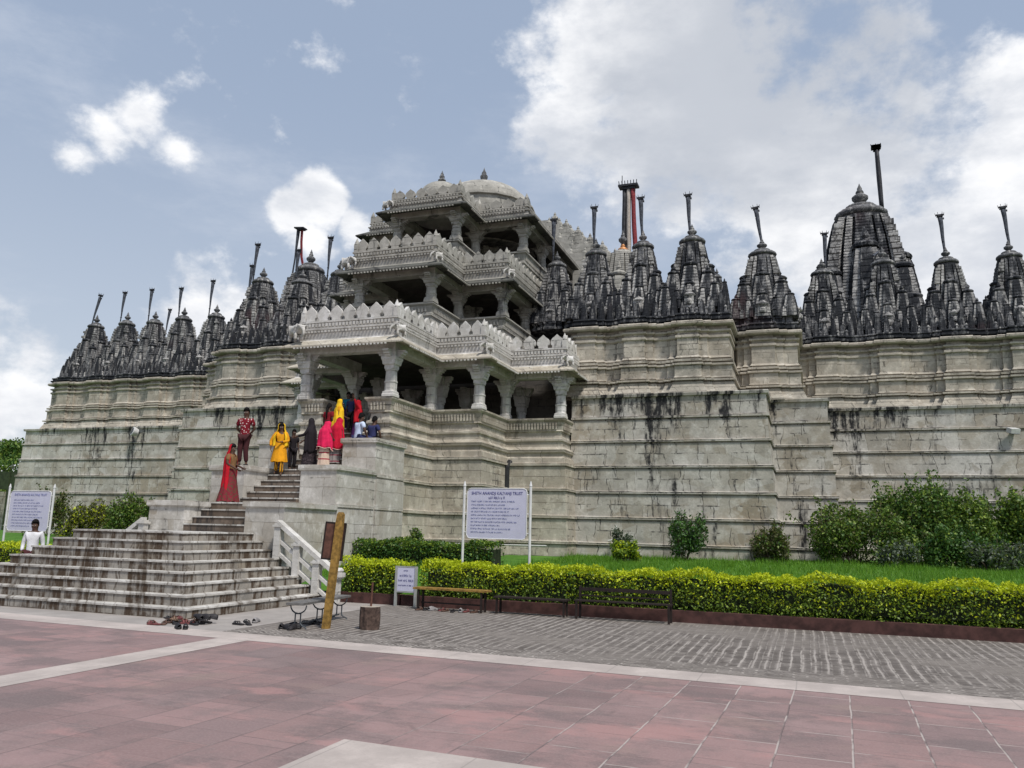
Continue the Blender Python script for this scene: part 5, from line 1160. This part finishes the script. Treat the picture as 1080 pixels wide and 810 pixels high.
person((-12.98,22.7,4.42), R(165), 1.62, 'dark-haired person in navy sitting beyond the pale blue shirt', pose=SEAT, top=C_NAVY, bottom=C_BLACK, skin=M_SKIND)
person((-14.90,24.3,5.0), R(20), 1.40, 'person in teal blouse standing inside the porch behind the left railing', top=C_TEAL, skirt=(C_PURP, 1.0, .03, .15, .28), skin=M_SKIND, hair='long')
person((-14.55,22.6,4.22), R(170), 1.50, 'person in dark red on the top flight behind the woman in black', top=C_DKRED, skirt=(C_BLK2, 1.0, .03, .15, .26), skin=M_SKIND, hair='long')
person((-14.15,23.3,4.8), R(175), 1.35, 'dark-haired person in navy on the top flight left of the yellow veil', top=C_NAVY, bottom=C_BLACK, skin=M_SKIND)
person((-19.55,16.5,.003), R(35), 1.75, 'man with short dark hair in open-collared white shirt standing left of the steps', pose=dict(elL=(.24,.04,1.10), elR=(-.24,.04,1.10)), top=C_WHITE, bottom=C_DKTR, skin=M_SKIND, sleeves='long', group='people beside the steps', shoes=M_SHOE[0])

# ------------------------------------------------------------------ light and sky
w = bpy.data.worlds.new('World'); scene.world = w; w.use_nodes = True
nt = w.node_tree; nt.nodes.clear()
class WG(G):
    def __init__(s): s.nt = nt
g = WG(); out = g.n('ShaderNodeOutputWorld'); bg = g.n('ShaderNodeBackground'); nt.links.new(bg.outputs[0], out.inputs[0])
EL, AZ = R(58), R(128)          # height of the sun; compass angle clockwise from +Y
sky = g.n('ShaderNodeTexSky', sky_type='NISHITA'); sky.sun_disc = False; sky.sun_elevation = EL; sky.sun_rotation = AZ; sky.air_density = 1.0; sky.dust_density = 2.0; sky.ozone_density = 1.0
D = g.n('ShaderNodeTexCoord').outputs['Generated']
dx, dy, dz = g.sep(D)
STR = .10
# clear sky, slightly veiled, and lighter towards the horizon because of the haze in the air
hz = g.mix(g.step(dz, .55, .0), (3.9,4.75,6.2), (6.2,6.7,7.4))
clear = g.mix(.72, sky.outputs[0], hz)
warp = g.noise(g.map(D, (1,1,1.3)), 2.2, 8, .62); warp2 = g.noise(g.map(D, (1,1,1.5), (3,1,2)), 6.5, 9, .60); warp3 = g.noise(g.map(D, (1,1,1.3), (5,3,9)), 17., 8, .6); low = g.noise(g.map(D, (1,1,1.2), (7,2,5)), 1.1, 4, .5)
CLOUDS = [(-0.1154,0.8617,0.4941,11,0.86),(0.0433,0.9097,0.4131,12,0.8),(0.1879,0.9359,0.2980,11,0.9),(-0.2142,0.8124,0.5424,7,0.85),(-0.2441,0.8419,0.4812,5,0.8),(-0.0298,0.8380,0.5449,8,0.42),(0.1190,0.8805,0.4588,5,0.6),(0.1154,0.9619,0.2479,10,0.9),(0.2747,0.8974,0.3452,14,1),(-0.5171,0.7702,0.3733,3,1.2),(-0.5506,0.7541,0.3579,2.2,1),(-0.4944,0.7916,0.3590,2.4,1),(-0.5363,0.7743,0.3358,2.4,0.9),(-0.6600,0.6131,0.4342,1.8,0.33),(-0.6883,0.6015,0.4055,1.7,0.26),(-0.7114,0.5927,0.3777,1.5,0.26),(-0.6332,0.6630,0.3994,1.4,0.26),(-0.7766,0.6153,0.1352,6,0.8),(-0.8157,0.5619,0.1371,8,0.9),(-0.6397,0.7305,0.2389,6,0.42),(-0.5205,0.6718,0.5270,7,0.22),(-0.4133,0.7603,0.5012,6,0.24)]
tot = None
for (cx, cy, cz, rad, s) in CLOUDS:
    v = g.n('ShaderNodeVectorMath', operation='DOT_PRODUCT'); g.set(v.inputs[0], D); v.inputs[1].default_value = (cx, cy, cz)
    ang = g.math('ARCCOSINE', g.math('MINIMUM', v.outputs['Value'], 1.0))
    k = g.math('MULTIPLY', g.math('SUBTRACT', 1.0, g.math('DIVIDE', ang, R(rad))), s)
    tot = k if tot is None else g.math('MAXIMUM', tot, k)
tot = g.math('MAXIMUM', tot, g.math('SUBTRACT', g.math('MULTIPLY', low, 1.6), 1.05))
f = g.math('ADD', tot, g.math('ADD', g.math('ADD', g.math('MULTIPLY', g.math('SUBTRACT', warp, .5), 1.7), g.math('MULTIPLY', g.math('SUBTRACT', warp3, .5), .8)), g.math('MULTIPLY', g.math('SUBTRACT', warp2, .5), 1.3)))
mask = g.step(f, .14, .50)
sh = g.noise(g.map(D, (1,1,1.9), (2.1,.3,1.2)), 4.2, 7, .6)
thick = g.step(f, .35, 1.0)
gv = g.n('ShaderNodeVectorMath', operation='DOT_PRODUCT'); g.set(gv.inputs[0], D); gv.inputs[1].default_value = (-0.0421,0.8597,0.5090)
gm = g.step(g.math('ADD', g.math('ARCCOSINE', g.math('MINIMUM', gv.outputs['Value'], 1.)), g.math('MULTIPLY', g.math('SUBTRACT', sh, .5), .28)), R(15), R(5))
cc = g.mix(g.step(sh, .34, .60), (6.3,6.6,7.2), (9.9,9.9,10.0)); cc = g.mix(g.math('MULTIPLY', gm, .9), cc, (4.7,5.05,5.7))
cc = g.mix(g.math('MULTIPLY', thick, .12), cc, (6.0,6.3,6.9))
wisp = g.math('MULTIPLY', g.step(g.noise(g.map(D, (1,1,2.6), (0,4,1)), 2.6, 9, .66), .50, .78), .45)
col = g.mix(wisp, clear, (6.6,7.0,7.8))
col = g.mix(mask, col, cc)
g.set(bg.inputs[0], col); bg.inputs[1].default_value = STR
sd = bpy.data.lights.new('sun', 'SUN'); sd.energy = 3.5; sd.angle = R(8); sd.color = (1.0, .955, .89)
so = bpy.data.objects.new('sun', sd); COL.objects.link(so)
sv = Vector((math.cos(EL)*math.sin(AZ), math.cos(EL)*math.cos(AZ), math.sin(EL))); so.rotation_euler = (-sv).to_track_quat('-Z', 'Y').to_euler(); so.location = sv*200
vs = scene.view_settings; vs.view_transform = 'Standard'; vs.look = 'None'; vs.exposure = 0.12; vs.gamma = 1.0; vs.use_curve_mapping = False
scene.render.engine = 'CYCLES'
cy = scene.cycles; cy.use_denoising = True; cy.max_bounces = 6; cy.diffuse_bounces = 2; cy.glossy_bounces = 2; cy.transmission_bounces = 2; cy.transparent_max_bounces = 4
